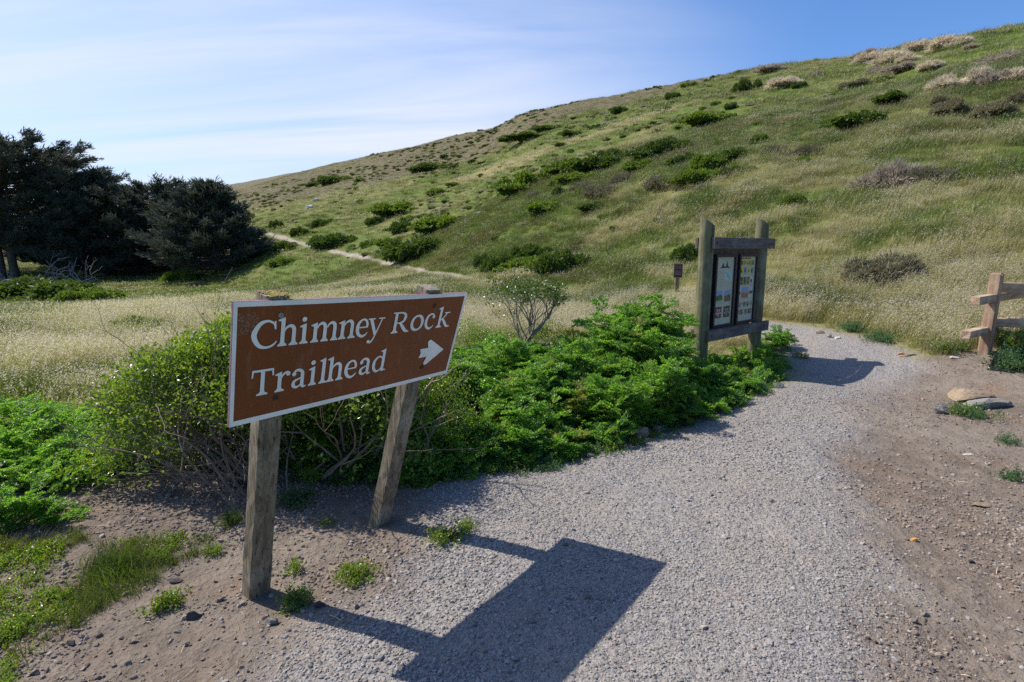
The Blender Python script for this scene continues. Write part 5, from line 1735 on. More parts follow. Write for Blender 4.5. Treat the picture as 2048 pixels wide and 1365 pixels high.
SHRUBS = [
    # (frame, x, y of foot, width, height, kind, label)
    (c3, 470, 468, 130, 42, 'dark', 'dark shrub alone high on the far brown slope above the cypress'), (c3, 370, 480, 80, 18, 'dark', 'small dark shrub at the left tail of the lone dark shrub above the cypress'), (c3, 605, 457, 50, 18, 'bright', 'small green tuft right of the lone dark shrub above the cypress'),
    (c3, 950, 402, 150, 40, 'dark', 'wide dark shrub in the middle of the far slope below the spur line'), (c3, 1075, 392, 40, 20, 'dark', 'first small dark shrub right of the wide one on the far slope'), (c3, 1160, 367, 35, 20, 'dark', 'second small dark shrub right of the wide one on the far slope'), (c3, 1025, 342, 35, 20, 'dark', 'small dark shrub above the wide one on the far slope'),
    (c3, 1440, 247, 180, 30, 'dark', 'long dark shrub band just under the ridge, above the pale spur'), (c3, 1530, 202, 110, 25, 'dark', 'dark shrub strip above the long band just under the ridge'), (c3, 1660, 227, 80, 25, 'dark', 'dark shrub at the right end of the long band under the ridge'), (c3, 1780, 192, 60, 20, 'dark', 'dark shrub between ridge and pale spur, right of the long band'),
    (c3, 1900, 112, 60, 25, 'dark', 'dark shrub highest under the ridge in the middle of the picture'), (c3, 1610, 282, 70, 18, 'dark', 'thin dark shrub on the pale spur line below the long band'), (c3, 985, 524, 80, 34, 'bright', 'bright green shrub alone on the middle slope, left below the spur'), (c3, 1070, 480, 60, 18, 'bright', 'small bright shrub just above the lone bright one left below the spur'),
    (c3, 800, 612, 190, 62, 'bright', 'bright green spreading shrub halfway down the slope above the trail bend'), (c3, 680, 668, 70, 38, 'dark', 'dark round shrub at the lower left end of the bright spreading shrub'),
    (c3, 390, 684, 70, 42, 'dark', 'right one of the two dark shrubs above the far end of the trail'), (c3, 310, 726, 75, 42, 'dark', 'left one of the two dark shrubs above the far end of the trail'),
    (c3, 480, 776, 170, 66, 'dark', 'broad dark shrub right above the thin trail, right of the cypress'), (c3, 180, 692, 60, 45, 'dark', 'dark shrub on the uphill side where the trail meets the cypress'),
    (c3, 215, 804, 100, 52, 'dark', 'dark green shrub below the trail at the edge of the cypress shade'), (c3, 208, 876, 95, 45, 'bright', 'round bright green bush alone in the grass below the trail'),
    (c3, 640, 785, 60, 34, 'bright', 'yellow green bush above the trail between the broad dark and big lumpy shrubs'), (c3, 820, 708, 120, 60, 'dark', 'dark shrub just left of the wide shrub halfway up the middle slope'), (c3, 1000, 695, 200, 75, 'bright', 'wide green shrub with dark hollows halfway up the middle slope'),
    (c3, 850, 652, 80, 26, 'bright', 'low bright shrub just above the wide green shrub with dark hollows'), (c3, 750, 775, 100, 40, 'bright', 'low bright bush on top left of the big lumpy shrub by the trail'), (c3, 905, 826, 235, 104, 'dark', 'big lumpy green shrub beside the trail left of the middle'), (c3, 760, 822, 65, 42, 'dark', 'small dark shrub at the left foot of the big lumpy shrub by the trail'),
    (c3, 1235, 880, 110, 66, 'dark', 'leftmost dark mound of the shrub group behind the umbrella shaped shrub'), (c3, 1330, 905, 170, 95, 'dark', 'middle green mound of the shrub group behind the umbrella shaped shrub'),
    (c3, 1450, 845, 130, 85, 'dark', 'rearmost dark mound of the shrub group behind the umbrella shaped shrub'), (c3, 1440, 905, 220, 80, 'bright', 'pale green spreading mound right behind the umbrella shaped shrub'),
    (c3, 1650, 905, 240, 115, 'dark', 'large dark domed shrub at the right end of the shrub group above the meadow'), (c3, 1540, 820, 90, 40, 'dark', 'low dark shrub between rearmost mound and large domed shrub above the meadow'),
    (c3, 1420, 500, 190, 105, 'bright', 'bright green shrub left of the big bright patch on the middle slope'), (c3, 1640, 405, 190, 66, 'bright', 'bright left half of the big shrub patch on the middle slope'), (c3, 1800, 395, 210, 86, 'dark', 'dark right half of the big shrub patch on the middle slope'),
    (c3, 1700, 455, 180, 46, 'bright', 'bright lower edge of the big shrub patch on the middle slope'), (c3, 1570, 484, 50, 30, 'dark', 'small round dark shrub under the left half of the big middle patch'), (c3, 1600, 524, 60, 44, 'dark', 'dark round shrub left of the grey ones below the big middle patch'), (c3, 1710, 505, 90, 48, 'grey', 'grey shrub left of the rounded grey one below the big middle patch'), (c3, 1820, 525, 120, 60, 'grey', 'rounded grey shrub below the big shrub patch on the middle slope'),
    (c3, 1910, 474, 90, 52, 'grey', 'grey shrub at the right end below the big middle patch'), (c3, 1540, 606, 170, 54, 'bright', 'low bright green shrub strip between the middle shrub patch and the meadow'), (c3, 1765, 598, 115, 40, 'dark', 'dark shrub at the right end of the low bright strip above the meadow'), (c3, 1920, 612, 60, 25, 'bright', 'tiny bright shrub right of the low strip above the meadow'), (c3, 1480, 534, 60, 30, 'grey', 'grey shrub left of the dark round one below the big middle patch'),
    (c4, 300, 680, 230, 92, 'dark', 'upper left dark mound of the shrub patch above the kiosk'), (c4, 410, 724, 120, 60, 'dark', 'dark hollow mound in the centre of the shrub patch above the kiosk'), (c4, 210, 744, 130, 52, 'bright', 'green left edge of the shrub patch above the kiosk'), (c4, 560, 744, 170, 82, 'bright', 'bright mound at the upper right of the shrub patch above the kiosk'),
    (c4, 640, 702, 190, 62, 'dark', 'dark top right mound of the shrub patch above the kiosk'), (c4, 500, 806, 210, 64, 'bright', 'yellow green lower edge of the shrub patch above the kiosk'), (c4, 660, 772, 120, 42, 'dark', 'dark lower right mound of the shrub patch above the kiosk'), (c4, 60, 702, 100, 60, 'dark', 'dark mound between the big middle patch and the patch above the kiosk'),
    (c4, 40, 874, 90, 52, 'grey', 'grey round shrub low on the slope, left of the shrub patch above the kiosk'), (c4, 110, 812, 90, 54, 'grey', 'grey shrub just above the grey round one left of the kiosk patch'), (c4, 305, 834, 120, 64, 'grey', 'grey domed shrub just below the shrub patch above the kiosk'), (c4, 840, 668, 80, 40, 'grey', 'small grey shrub right of the shrub patch above the kiosk'), (c4, 990, 686, 120, 62, 'grey', 'grey brown shrub on the open green slope right above the kiosk'),
    (c4, 520, 526, 190, 50, 'bright', 'yellow green patch high on the slope above the kiosk shrub patch'), (c4, 705, 368, 85, 62, 'dark', 'dark upright shrub just below the crest right of the middle'), (c4, 640, 452, 50, 30, 'dark', 'small dark shrub below the upright one under the crest'), (c4, 360, 402, 60, 30, 'dark', 'dark shrub just under the crest left of the upright one'), (c4, 100, 472, 60, 30, 'dark', 'dark shrub at the upper end of the pale spur line'), (c4, 430, 347, 60, 20, 'bright', 'flat green shrub on the crest line left of the upright one'),
    (c4, 840, 272, 130, 32, 'tusg', 'grey brown tussock breaking the crest line right of the upright dark shrub'), (c4, 1045, 298, 50, 28, 'tusg', 'small round grey tussock just below the crest, above the lone straw tussock'), (c4, 1250, 534, 200, 74, 'dark', 'wide dark shrub with green skirt in the middle of the right slope'), (c4, 1260, 344, 110, 32, 'grey', 'grey shrub between the lone straw tussock and the far right tussocks'), (c4, 970, 352, 60, 30, 'dark', 'dark shrub at the right foot of the lone straw tussock'), (c4, 1440, 418, 170, 42, 'dark', 'flat green shrub below the straw tussocks on the upper right slope'),
    (c4, 1450, 826, 150, 122, 'tusg', 'tallest grey brown tussock of the clump right of the kiosk on the slope'), (c4, 1310, 828, 120, 76, 'tusg', 'left grey brown tussock of the clump right of the kiosk on the slope'), (c4, 1570, 814, 160, 84, 'grey', 'low grey green right end of the tussock clump on the right slope'), (c4, 770, 624, 70, 54, 'bright', 'bright green patch right of the shrub patch above the kiosk, above the grey one'),
    (c4, 915, 348, 140, 42, 'tus', 'pale straw tussock standing alone right above the kiosk near the crest'), (c4, 1330, 222, 110, 46, 'tus', 'leftmost pale tussock in the lower crest row'), (c4, 1420, 226, 120, 46, 'tus', 'middle pale tussock in the lower crest row'), (c4, 1500, 226, 90, 40, 'tus', 'rightmost pale tussock in the lower crest row'), (c4, 1560, 172, 120, 44, 'tus', 'leftmost pale tussock in the upper crest row'), (c4, 1660, 166, 120, 50, 'tus', 'middle pale tussock in the upper crest row'),
    (c4, 1740, 154, 90, 44, 'tus', 'rightmost pale tussock in the upper crest row'), (c4, 1790, 164, 70, 26, 'tusg', 'grey end tussock right of the upper crest row'), (c4, 1350, 278, 70, 28, 'tusg', 'left one of two grey tussocks under the lower crest row'), (c4, 1470, 270, 110, 38, 'tusg', 'right one of two grey tussocks under the lower crest row'), (c4, 1600, 264, 110, 38, 'tus', 'pale tussock right of the two grey ones under the lower crest row'), (c4, 1690, 348, 130, 56, 'tus', 'left pale tussock of the row on the far right slope'), (c4, 1850, 318, 100, 64, 'tus', 'middle pale tussock of the row on the far right slope'),
    (c4, 1925, 326, 110, 60, 'tusg', 'grey tussock right of the middle one in the row on the far right slope'), (c4, 2010, 314, 100, 54, 'tus', 'pale tussock of the row at the right picture edge'), (c4, 1960, 228, 140, 54, 'tusg', 'dark tussock high on the right slope near the picture edge'), (c4, 1900, 236, 80, 40, 'grey', 'grey shrub left of the dark tussock high at the right edge'), (c4, 1300, 200, 90, 30, 'tusg', 'small grey tussock on the crest left of the upper crest row'),
    (c4, 1900, 486, 200, 62, 'grey', 'grey shrub strip right of the wide grey one on the upper right slope'), (c4, 1700, 476, 150, 62, 'grey', 'wide grey dead shrub on the upper right slope above the dark one'), (c4, 1660, 434, 100, 42, 'grey', 'grey shrub above the wide grey one on the upper right slope'), (c4, 2020, 424, 90, 54, 'grey', 'grey brown shrub cut by the right picture edge on the upper slope'), (c4, 2000, 520, 90, 50, 'dark', 'dark shrub near the right picture edge below the grey ones'), (c4, 1100, 540, 70, 40, 'bright', 'green shrub left of the wide dark one on the right slope'), (c4, 940, 920, 90, 60, 'bright', 'small bright green bush on the slope just right above the kiosk posts'),
    (c0, 1382, 519, 62, 38, 'dark', 'dark round shrub directly left of the kiosk posts'), (c0, 1785, 556, 130, 56, 'grey', 'grey and green low shrub in the grass between kiosk and fence'), (c0, 1740, 552, 60, 34, 'dark', 'dark small shrub at the left side of the grey shrub between kiosk and fence'),
    (c0, 190, 604, 104, 34, 'bright', 'yellow green low bush in the meadow in front of the cypress trees'), (c0, 280, 662, 100, 36, 'bright', 'bright green bush alone in the dry meadow left of the sign'),
    (c0, 50, 596, 190, 52, 'dark', 'dark bush bank at the left picture edge under the cypress trees'), (c0, 150, 590, 130, 36, 'dark', 'lower dark bush right of the bush bank under the cypress trees'),
    (c0, 370, 562, 60, 26, 'bright', 'green bush in the hollow at the foot of the right cypress'),
]


def place_shrubs():
    rg = np.random.default_rng(61)
    for i, (fr, x, y, w, h, kind, lab) in enumerate(SHRUBS):
        px, py, pw, ph = fr(x, y, w, h)
        p, t = hit(px, py - 1)
        nm, cat = KINDW[kind]
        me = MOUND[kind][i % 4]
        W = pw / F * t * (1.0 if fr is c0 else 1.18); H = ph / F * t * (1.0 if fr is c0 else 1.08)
        o = link(nm, me)
        o.location = (p[0], p[1], p[2] - 0.04 * H)
        o.scale = (W / 1.75, W / 1.75 * rg.uniform(.6, .85), H / .78)
        CLEAR.append((p[0], p[1], W * .30))
        o.rotation_euler = (0, 0, rg.normal(0, .3) + (math.pi if rg.uniform() < .5 and not kind.startswith('tus') else 0))
        if lab: tag(o, lab, cat, GENERIC[kind][1])
        else: tag(o, GENERIC[kind][0], cat, GENERIC[kind][1])


place_shrubs()

M_ROCKW = plain('pale_lichen_rock', (0.52, 0.50, 0.47), 0.9, 0.25, 8, .01)
M_ROCKT = plain('tan_rock', (0.27, 0.20, 0.135), 0.9, 0.35, 9, .01)
M_ROCKP = plain('pinkish_brown_rock', (0.24, 0.165, 0.14), 0.9, 0.35, 12, .008)
M_ROCKG = plain('grey_rock', (0.22, 0.205, 0.185), 0.9, 0.35, 14, .008)
M_ROCKD = plain('dark_rock', (0.075, 0.065, 0.065), 0.9, 0.35, 14, .008)
M_ROCKO = plain('orange_stone', (0.48, 0.24, 0.07), 0.9, 0.25, 14, .004)
ROCKS = [
    # px, py of foot, width px, height px, material, label, yaw
    (1965, 806, 118, 34, M_ROCKT, 'long tan rock slab half buried in the dirt below the fence', .35), (2000, 822, 120, 30, M_ROCKG, 'grey brown rock at the right picture edge below the fence', .1), (1893, 832, 48, 22, M_ROCKG, 'grey rounded rock left of the tan slab in the dirt', .0),
    (1288, 882, 44, 32, M_ROCKP, 'pinkish brown rock at the path edge below the hemlock', .3), (1322, 866, 32, 16, M_ROCKP, 'small flat pinkish rock right of the bigger one at the path edge', .1),
    (993, 938, 44, 26, M_ROCKD, 'dark rock in the shade at the hemlock edge right of the right sign post', .2), (716, 962, 46, 34, M_ROCKP, 'reddish pointed rock in the shade left of the right sign post', .6),
    (1642, 670, 30, 10, M_ROCKT, 'tan flat rock where the path meets the grass right of the kiosk', .1), (1661, 676, 16, 13, M_ROCKG, 'small grey rock beside the tan one at the far path edge', .0), (1676, 679, 15, 7, M_ROCKW, 'small pale stone at the far path edge', 0),
    (1803, 711, 18, 7, M_ROCKO, 'small orange stone at the end of the flat slab near the fence', 0), (1822, 716, 36, 7, M_ROCKT, 'flat tan slab at the dirt edge left of the fence post', .0), (1916, 719, 26, 7, M_ROCKW, 'white stone in the weeds at the foot of the fence post', 0), (1940, 913, 22, 5, M_ROCKW, 'flat pale stone lying on the right side dirt', 0),
    (1974, 1016, 40, 9, M_ROCKT, 'flat tan chip of stone on the bare dirt at right', .3), (1832, 1087, 20, 9, M_ROCKO, 'orange flat stone at the edge between gravel and dirt', 0), (384, 1248, 30, 24, M_ROCKD, 'dark jagged stone on the dirt left of the left sign post', .4), (347, 1172, 28, 12, M_ROCKD, 'flat dark stone in the dirt above the jagged one', .1),
    (543, 1258, 30, 20, M_ROCKG, 'brownish grey stone at the foot of the left sign post', .2), (638, 1222, 26, 18, M_ROCKD, 'dark round stone in the shadow right of the left sign post', .3), (140, 1300, 20, 16, M_ROCKD, 'small dark stone among the weeds at lower left', 0), (12, 1140, 24, 14, M_ROCKD, 'dark stone at the left picture edge', 0),
    (254, 1334, 20, 10, M_ROCKG, 'small grey stone in the lower left dirt', 0), (352, 1270, 16, 9, M_ROCKG, 'small pale grey stone right below the jagged dark one', 0), (1180, 918, 22, 12, M_ROCKT, 'small tan stone lying at the front edge of the hemlock', 0), (500, 958, 18, 11, M_ROCKD, 'dark clod in the shade behind the left sign post', 0),
    (1560, 778, 26, 16, M_ROCKG, 'grey stone where the kiosk shadow meets the hemlock', .2), (1130, 1096, 14, 10, M_ROCKP, 'brown pebble inside the shadow of the sign', 0), (1176, 1206, 20, 14, M_ROCKP, 'reddish brown stone inside the shadow of the sign', 0), (1064, 1250, 18, 12, M_ROCKG, 'round grey stone in the lower shadow of the sign', 0),
    (1855, 1238, 30, 12, M_ROCKG, 'flat bluish grey stone on the dirt at lower right', 0), (1865, 1352, 24, 12, M_ROCKG, 'grey pebble at the lower right bottom edge', 0), (1945, 1132, 16, 9, M_ROCKD, 'small dark pebble on the right side dirt', 0),
    (630, 405, 24, 10, M_ROCKW, 'pale rock outcrop high on the far slope above the trail, upper one', 0), (616, 418, 28, 12, M_ROCKW, 'pale rock outcrop high on the far slope above the trail, lower one', 0), (958, 428, 34, 8, M_ROCKW, 'pale flat rock on the middle slope below the spur', 0), (1990, 67, 20, 9, M_ROCKP, 'reddish rock on the crest at the upper right corner', 0),
]


def place_rocks():
    for i, (px, py, pw, ph, m, lab, yaw) in enumerate(ROCKS):
        p, t = hit(px, py)
        me = rock_mesh('rock_%d' % i, 700 + i, 3, .8, m, .14, 13)
        o = link('rock' if pw > 24 else 'stone', me)
        W = pw / F * t / 2; H = ph / F * t
        o.scale = (W, W * .7, max(H * .75, W * .22))
        o.location = (p[0], p[1] + W * .55, p[2] + H * .16)
        o.rotation_euler = (0.06, -.10 if i % 2 else .12, yaw)
        tag(o, lab, 'rock' if pw > 24 else 'stone', 'rocks and stones lying on the ground')


place_rocks()


# ================================================================ cypress trees
def cypress(px, py, t, wpx, hpx, seed, label, trunk_clear=.15, top='dome', lopside=0.0, n_b=120, holes=False):
    """wind clipped cypress: trunks, limbs and layered sprays of dark foliage"""
    rg = np.random.default_rng(seed)
    d = ray(px, py); x, y = d[0] * t, d[1] * t; z = Z(x, y)
    root = empty('cypress_tree', (x, y, z))
    tag(root, label, 'tree', 'dark cypress trees at the foot of the hill')
    H = hpx / F * t; W = wpx / F * t / 2
    for k in range(3 if holes else 1):
        mb = MB(); bx = (k - 1) * .9 if holes else 0
        P = [np.array([bx + lopside * W * .15 * s + .12 * math.sin(s * 6 + k), .2 * math.cos(s * 5 + k) + (k % 2) * .6, H * .86 * s - .3]) for s in np.linspace(0, 1, 9)]
        tube(mb, P, np.linspace(.040 * H, .006 * H, 9) * (.7 if holes else 1), 9)
        link('trunk', mb.mesh('trunk', True), root, [M_BARK])
    fol = MB(); LP, LD, LL, LW = [], [], [], []
    def prof(s):          # crown radius over height share
        if top == 'dome': return math.sqrt(max(0.0, 1 - ((s - .45) / .56) ** 2)) if s > .45 else .72 + .28 * s / .45
        return max(.03, (1 - s) ** .62) if s > .25 else .80 + .2 * s / .25
    for b in range(n_b):
        s = trunk_clear + (1 - trunk_clear) * (b + rg.uniform()) / n_b
        if holes and .40 < s < .62 and rg.uniform() < .62: continue
        az = b * 2.39996 + rg.normal(0, .35)
        rr = W * prof(s) * rg.uniform(.60, 1.18) * (1 + lopside * .35 * math.cos(az))
        p0 = np.array([lopside * W * .15 * s, 0, H * s * .93]); up = .12 + .42 * s + rg.normal(0, .08)
        L = max(rr, .3)
        dirv = np.array([math.cos(az), math.sin(az), up * .55])
        P = [p0 + dirv * L * q + np.array([0, 0, -.10 * L * q * (1 - q) * 2 + .10 * L * q * q]) for q in (0, .35, .7, 1)]
        mb = MB(); tube(mb, P, [.010 * H * (1 - .5 * s), .007 * H * (1 - .5 * s), .004 * H, .0012 * H], 4)
        if b % 3 == 0: link('limb', mb.mesh('limb'), root, [M_BARK])
        else: fol.add(mb.V[0], mb.Q[0], m=1)
        # pointed spray at the end of the limb
        k_ = 16
        LP.append(np.repeat(np.array(P[3])[None], k_, 0) - dirv * rg.uniform(-.5, .9, (k_, 1)) + rg.normal(0, .10, (k_, 3)))
        LD.append(np.array([math.cos(az), math.sin(az), .75]) + rg.normal(0, .38, (k_, 3))); LL.append(rg.uniform(.4, 1.05, k_)); LW.append(rg.uniform(.07, .15, k_))
        # flat sprays along the outer part of the limb
        nt_ = int(7 + L * 5.0)
        for _ in range(nt_):
            q = rg.uniform(.22, 1.04) ** .7
            c = p0 + dirv * L * q + np.array([0, 0, -.10 * L * q * (1 - q) * 2 + .10 * L * q * q])
            c = c + rg.normal(0, 1, 3) * np.array([.32, .32, .10]) * (.5 + .10 * L)
            m_ = 11
            dd = np.array([math.cos(az), math.sin(az), .55]) + rg.normal(0, .65, (m_, 3)) * np.array([1, 1, .55])
            LP.append(np.repeat(c[None], m_, 0) + rg.normal(0, .12, (m_, 3)) * np.array([1, 1, .5])); LD.append(dd)
            LL.append(rg.uniform(.30, .80, m_)); LW.append(rg.uniform(.06, .15, m_))
    leaves(fol, np.concatenate(LP), np.concatenate(LD), np.concatenate(LL), np.concatenate(LW), rg, .10)
    link('crown', fol.mesh('crown'), root, [M_CYP, M_BARK])
    return root


cypress(432, 552, 58, 245, 182, 81, 'rightmost dark cypress, pointed and bushy down to the grass beside the trail', .03, 'cone', -.05, 150)
cypress(318, 556, 68, 230, 165, 82, 'low dark cypress filling the gap left of the rightmost cypress', .03, 'dome', .2, 120)
cypress(208, 566, 66, 250, 212, 83, 'dark cypress with a stepped pointed top, second from the left', .03, 'cone', .25, 160)
cypress(20, 575, 64, 340, 264, 84, 'tallest cypress at the left edge with bare trunks under its broad domed crown', .24, 'dome', .15, 190, True)
cypress(-190, 575, 70, 330, 280, 85, 'cypress mostly outside the left picture edge', .25, 'dome', 0, 90)
cypress(120, 570, 74, 200, 175, 86, 'dark low cypress behind the two leftmost ones', .03, 'dome', 0, 110)


def dead_branches():
    rg = np.random.default_rng(91)
    for (px, py, w, lab) in ((100, 566, 90, 'bleached fallen branches under the left cypress, left tangle'), (160, 562, 90, 'bleached fallen branches under the cypress, right tangle'), (12, 556, 40, 'short bleached log at the left picture edge under the cypress')):
        d = ray(px, py); t = 56; x, y = d[0] * t, d[1] * t
        mb = MB(); s = w / F * t
        for k in range(7):
            a = rg.uniform(-.2, 3.3); L = s * rg.uniform(.2, .42)
            branch_tree(mb, np.array([rg.normal(0, s * .15), rg.normal(0, .4), .1]), (math.cos(a), rg.normal(0, .3), abs(math.sin(a)) * .8 + .1), L, .07, 2, rg, [], .5, .1, 2, 0, 5, .15)
        o = link('fallen_branch', mb.mesh('fallen_branch', True), None, [M_DEAD]); o.location = (x, y, Z(x, y))
        tag(o, lab, 'dead branch', 'bleached fallen branches under the cypresses')


dead_branches()


# ================================================================ small plants on the dirt
def succ_proto(name, seed, mats, L=(.012, .026), W=(.006, .011), n=60, spread=.07):
    """a short leafy shoot"""
    rg = np.random.default_rng(seed); mb = MB()
    for s_ in range(9):
        b = np.array([*rg.normal(0, spread * .5, 2), 0]); h = rg.uniform(.02, .06)
        k = n // 9; t = rg.uniform(0, 1, k)
        P = b + np.stack([rg.normal(0, .004, k), rg.normal(0, .004, k), t * h], 1)
        D = rg.normal(0, 1, (k, 3)) + np.array([0, 0, .8])
        red = rg.uniform(size=k) < .07
        leaves(mb, P[~red], D[~red], rg.uniform(*L, (~red).sum()), rg.uniform(*W, (~red).sum()), rg, .1, m=0)
        if red.any() and len(mats) > 1: leaves(mb, P[red], D[red], rg.uniform(*L, red.sum()), rg.uniform(*W, red.sum()), rg, .1, m=1)
    me = mb.mesh(name)
    for m_ in mats: me.materials.append(m_)
    return me


M_REDL = leaf_material('orange_tinged_leaf', (0.30, 0.13, 0.02), (0.45, 0.22, 0.04), (0.5, 0.25, 0.05), .5, .35, spec=.4, var=20)
SUCC = [succ_proto('leafy_shoot_%d' % k, 600 + k, (M_COY, M_REDL)) for k in range(4)]
SUCD = [succ_proto('teal_shoot_%d' % k, 620 + k, (M_TEAL, M_COY), (.010, .022), (.004, .008), 110, .08) for k in range(3)]
GTUF = [grass_proto('lawn_tuft_%d' % k, 640 + k, 26, .05, .04, .12, .0028, 0, .5) for k in range(3)]
WEEDS = [
    # px, py, count, height, spread m, kind, scale, label, category
    (42, 1062, 40, .16, .13, FROND[:5], (.35, .6), 'bushy ferny weed at the left picture edge in the dirt', 'weed'), (110, 1050, 16, .08, .10, FROND[:5], (.3, .5), 'smaller ferny weed right of the bushy one at the left edge', 'weed'),
    (592, 1010, 26, .04, .055, SUCD, (.8, 1.3), 'round blue green weed cushion right behind the left sign post', 'weed'), (672, 972, 10, .03, .035, SUCD, (.7, 1.1), 'tiny green weed on the dirt between the sign posts', 'weed'),
    (714, 1160, 20, .02, .065, SUCC, (.7, 1.1), 'leafy green weed with orange tips on the dirt between the sign posts', 'weed'), (330, 1212, 18, .02, .065, SUCC, (.7, 1.0), 'leafy green weed with orange tips left of the left sign post', 'weed'),
    (592, 1212, 20, .03, .055, SUCC + SUCD, (.6, 1.0), 'dark weed in the shadow at the foot of the left sign post', 'weed'), (885, 1086, 14, .03, .06, SUCC, (.7, 1.1), 'sparse yellowish weed in the shadow right of the right sign post', 'weed'), (935, 1062, 10, .03, .05, SUCC, (.6, 1.0), 'sparse low weed at the gravel edge right of the right sign post', 'weed'),
    (465, 1050, 14, .02, .07, GTUF, (.7, 1.1), 'thin grassy tuft just left of the left sign post', 'grass tuft'), (228, 1150, 34, .03, .12, GTUF, (1.0, 1.6), 'pale green grass tuft arching over the leafy weeds at lower left', 'grass tuft'),
    (590, 1145, 9, .02, .03, SUCC, (.5, .8), 'tiny weed right of the left sign post', 'weed'), (1095, 940, 16, .02, .09, SUCD, (.6, 1.0), 'flat green weed at the front tip of the hemlock by the path', 'weed'),
    (1560, 700, 44, .25, .22, FROND[:5], (.45, .8), 'bright ferny weed at the foot of the right kiosk post', 'weed'), (1600, 716, 12, .03, .12, SUCD, (.8, 1.2), 'flat weed spreading on the path edge right of the kiosk', 'weed'), (1520, 786, 14, .03, .10, SUCD, (.8, 1.3), 'low weed at the hemlock corner by the kiosk shadow', 'weed'),
    (1935, 832, 40, .04, .16, SUCC + SUCD, (.9, 1.4), 'low green weed growing between the rocks below the fence', 'weed'), (2030, 700, 60, .16, .28, SUCD + SUCC, (1.4, 2.2), 'bushy green weed behind the fence post at the right edge', 'weed'), (2030, 736, 60, .12, .25, SUCD, (1.5, 2.2), 'blue green ferny bush at the right edge in front of the fence', 'weed'),
    (1890, 700, 40, .06, .3, SUCD + SUCC, (1.2, 1.9), 'flat green weed left of the fence post', 'weed'), (1765, 683, 34, .05, .22, SUCD, (1.2, 1.8), 'low green weed along the far path edge right of the kiosk', 'weed'), (2020, 960, 10, .02, .07, SUCD, (.7, 1.1), 'thin flat weed at the right edge of the dirt', 'weed'), (2012, 888, 8, .02, .06, SUCD, (.7, 1.1), 'tiny weed above the thin flat one at the right edge', 'weed'),
    (430, 1110, 8, .02, .03, SUCC, (.5, .8), 'tiny leafy sprig right of the grass tuft at lower left', 'weed'), (650, 1052, 5, .02, .02, SUCC, (.5, .8), 'tiny green sprout on the dirt between the sign posts', 'weed'), (1705, 664, 26, .08, .14, SUCD, (1.2, 1.8), 'blue green weed behind the stones at the far path edge', 'weed'),
]
for i, (px, py, n, h, sp, protos, s, lab, cat) in enumerate(WEEDS):
    p, t = hit(px, py)
    weed('weed' if cat == 'weed' else 'grass_tuft', lab, cat, p, n, h, sp, 800 + i, protos, s, 'small plants on the bare dirt')


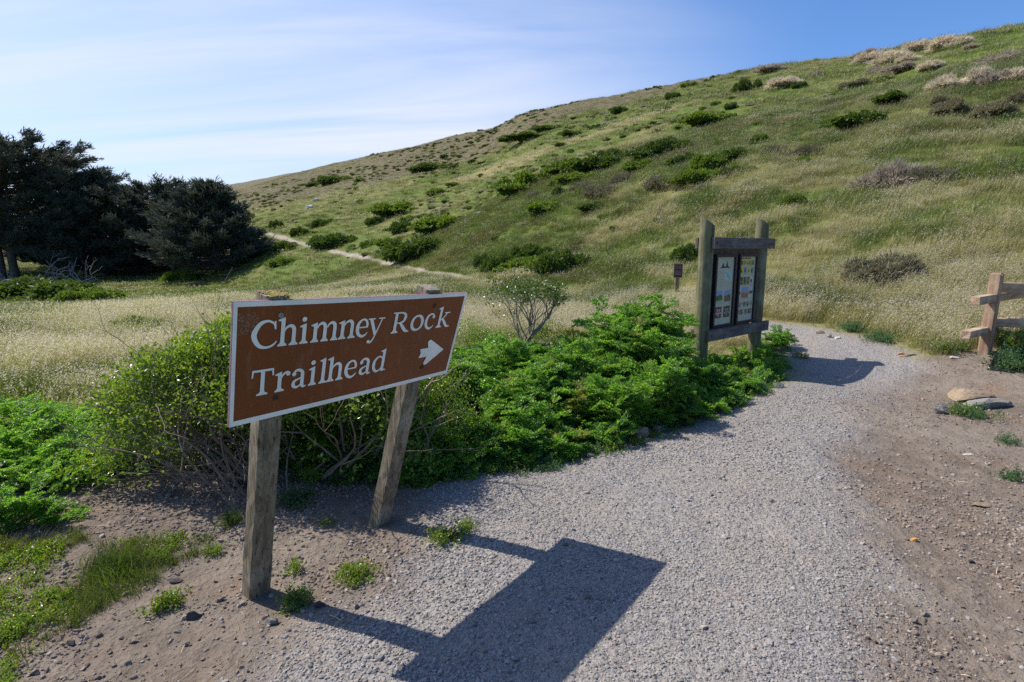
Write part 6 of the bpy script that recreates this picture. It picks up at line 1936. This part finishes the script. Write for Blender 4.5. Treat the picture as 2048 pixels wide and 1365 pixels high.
def ground_cover():
    """mat of small leafy weeds and short grass at the lower left"""
    rg = np.random.default_rng(97)
    poly = np.array([flat(*p) for p in [(-700, 1500), (-600, 1040), (-100, 1060), (60, 1095), (200, 1080), (300, 1085), (420, 1075), (425, 1105), (310, 1130), (290, 1180), (210, 1210), (180, 1260), (60, 1290), (10, 1420)]])
    lo, hi = poly.min(0), poly.max(0)
    n = 6000
    x = rg.uniform(lo[0], hi[0], n); y = rg.uniform(lo[1], hi[1], n)
    k = (sdf(poly, x, y) + .25 * (fbm(x / .25, y / .25, 99) - .5) < 0) & (fbm(x / .22, y / .22, 101) > .46)
    x, y = x[k], y[k]; n = len(x)
    P = np.stack([x, y, height(x, y)], 1)
    gr = fbm(x / .5 + 4, y / .5, 103) > .44
    idx = np.where(gr, rg.integers(0, 3, n), rg.integers(3, 7, n))
    scatter('weed_mat', P, np.stack([np.zeros(n), np.zeros(n), rg.uniform(0, 6.28, n)], 1), rg.uniform(.5, 1.05, n), idx, rg.uniform(0, .2, n), GTUF + SUCC, 'mat of short grass and small leafy weeds over the dirt at lower left')
    # low weeds fringing the path and the far edge of the dirt
    for (nm, line, wd, n, lab) in (('path_weeds', [flat(*p) for p in [(1540, 655), (1640, 672), (1740, 692), (1820, 712), (1930, 716), (2060, 722)]], .5, 420, 'low weeds fringing the far edge of path and dirt near the fence'),
                                   ('edge_weeds', [flat(*p) for p in [(600, 960), (740, 966), (850, 962), (950, 948), (1080, 936), (1200, 908), (1330, 866), (1480, 806), (1545, 772)]], .13, 330, 'small weeds along the front edge of the hemlock by the path')):
        line = np.array(line); i = rg.integers(0, len(line) - 1, n); f = rg.uniform(size=n)[:, None]
        q = line[i] * (1 - f) + line[i + 1] * f + rg.normal(0, wd * .5, (n, 2)) + np.array([0, wd * .3])
        P = np.stack([q[:, 0], q[:, 1], height(q[:, 0], q[:, 1])], 1)
        scatter(nm, P, np.stack([np.zeros(n), np.zeros(n), rg.uniform(0, 6.28, n)], 1), rg.uniform(.7, 1.5, n), rg.integers(0, 7, n), rg.uniform(size=n), SUCD + SUCC, lab)


ground_cover()


def scatter_scrub():
    """low scattered leafy and dry clumps all over the slope, too many and too small to count"""
    rg = np.random.default_rng(19)
    x, y = grass_points(rg, 9000, 14, 150, -50, 50, lambda x, y: clear_mask(x, y) * sstep(.02, .12, fields(x, y)['u']) * (fields(x, y)['u'] < 1.02) * sstep(.44, .60, fbm(x / 8, y / 8, 63)))
    n = len(x); f = fields(x, y)
    P = np.stack([x, y, height(x, y) - .03], 1)
    k = rg.uniform(size=n)
    idx = np.where(k < .34, rg.integers(0, 4, n), np.where(k < .66, rg.integers(4, 8, n), np.where(k < .84, rg.integers(8, 12, n), rg.integers(12, 16, n))))
    sc = rg.uniform(.16, .42, n) * (1 + .004 * f['r'])
    scl = np.stack([sc, sc * .8, sc * rg.uniform(.55, .95, n)], 1)
    scatter('hill_scrub', P, np.stack([np.zeros(n), np.zeros(n), rg.uniform(0, 6.28, n)], 1), scl, idx, rg.uniform(size=n), MOUND['dark'] + MOUND['bright'] + MOUND['grey'] + MOUND['tusg'],
            'low clumps of leafy and dry scrub scattered through the hillside grass')


scatter_scrub()
scatter_grass()
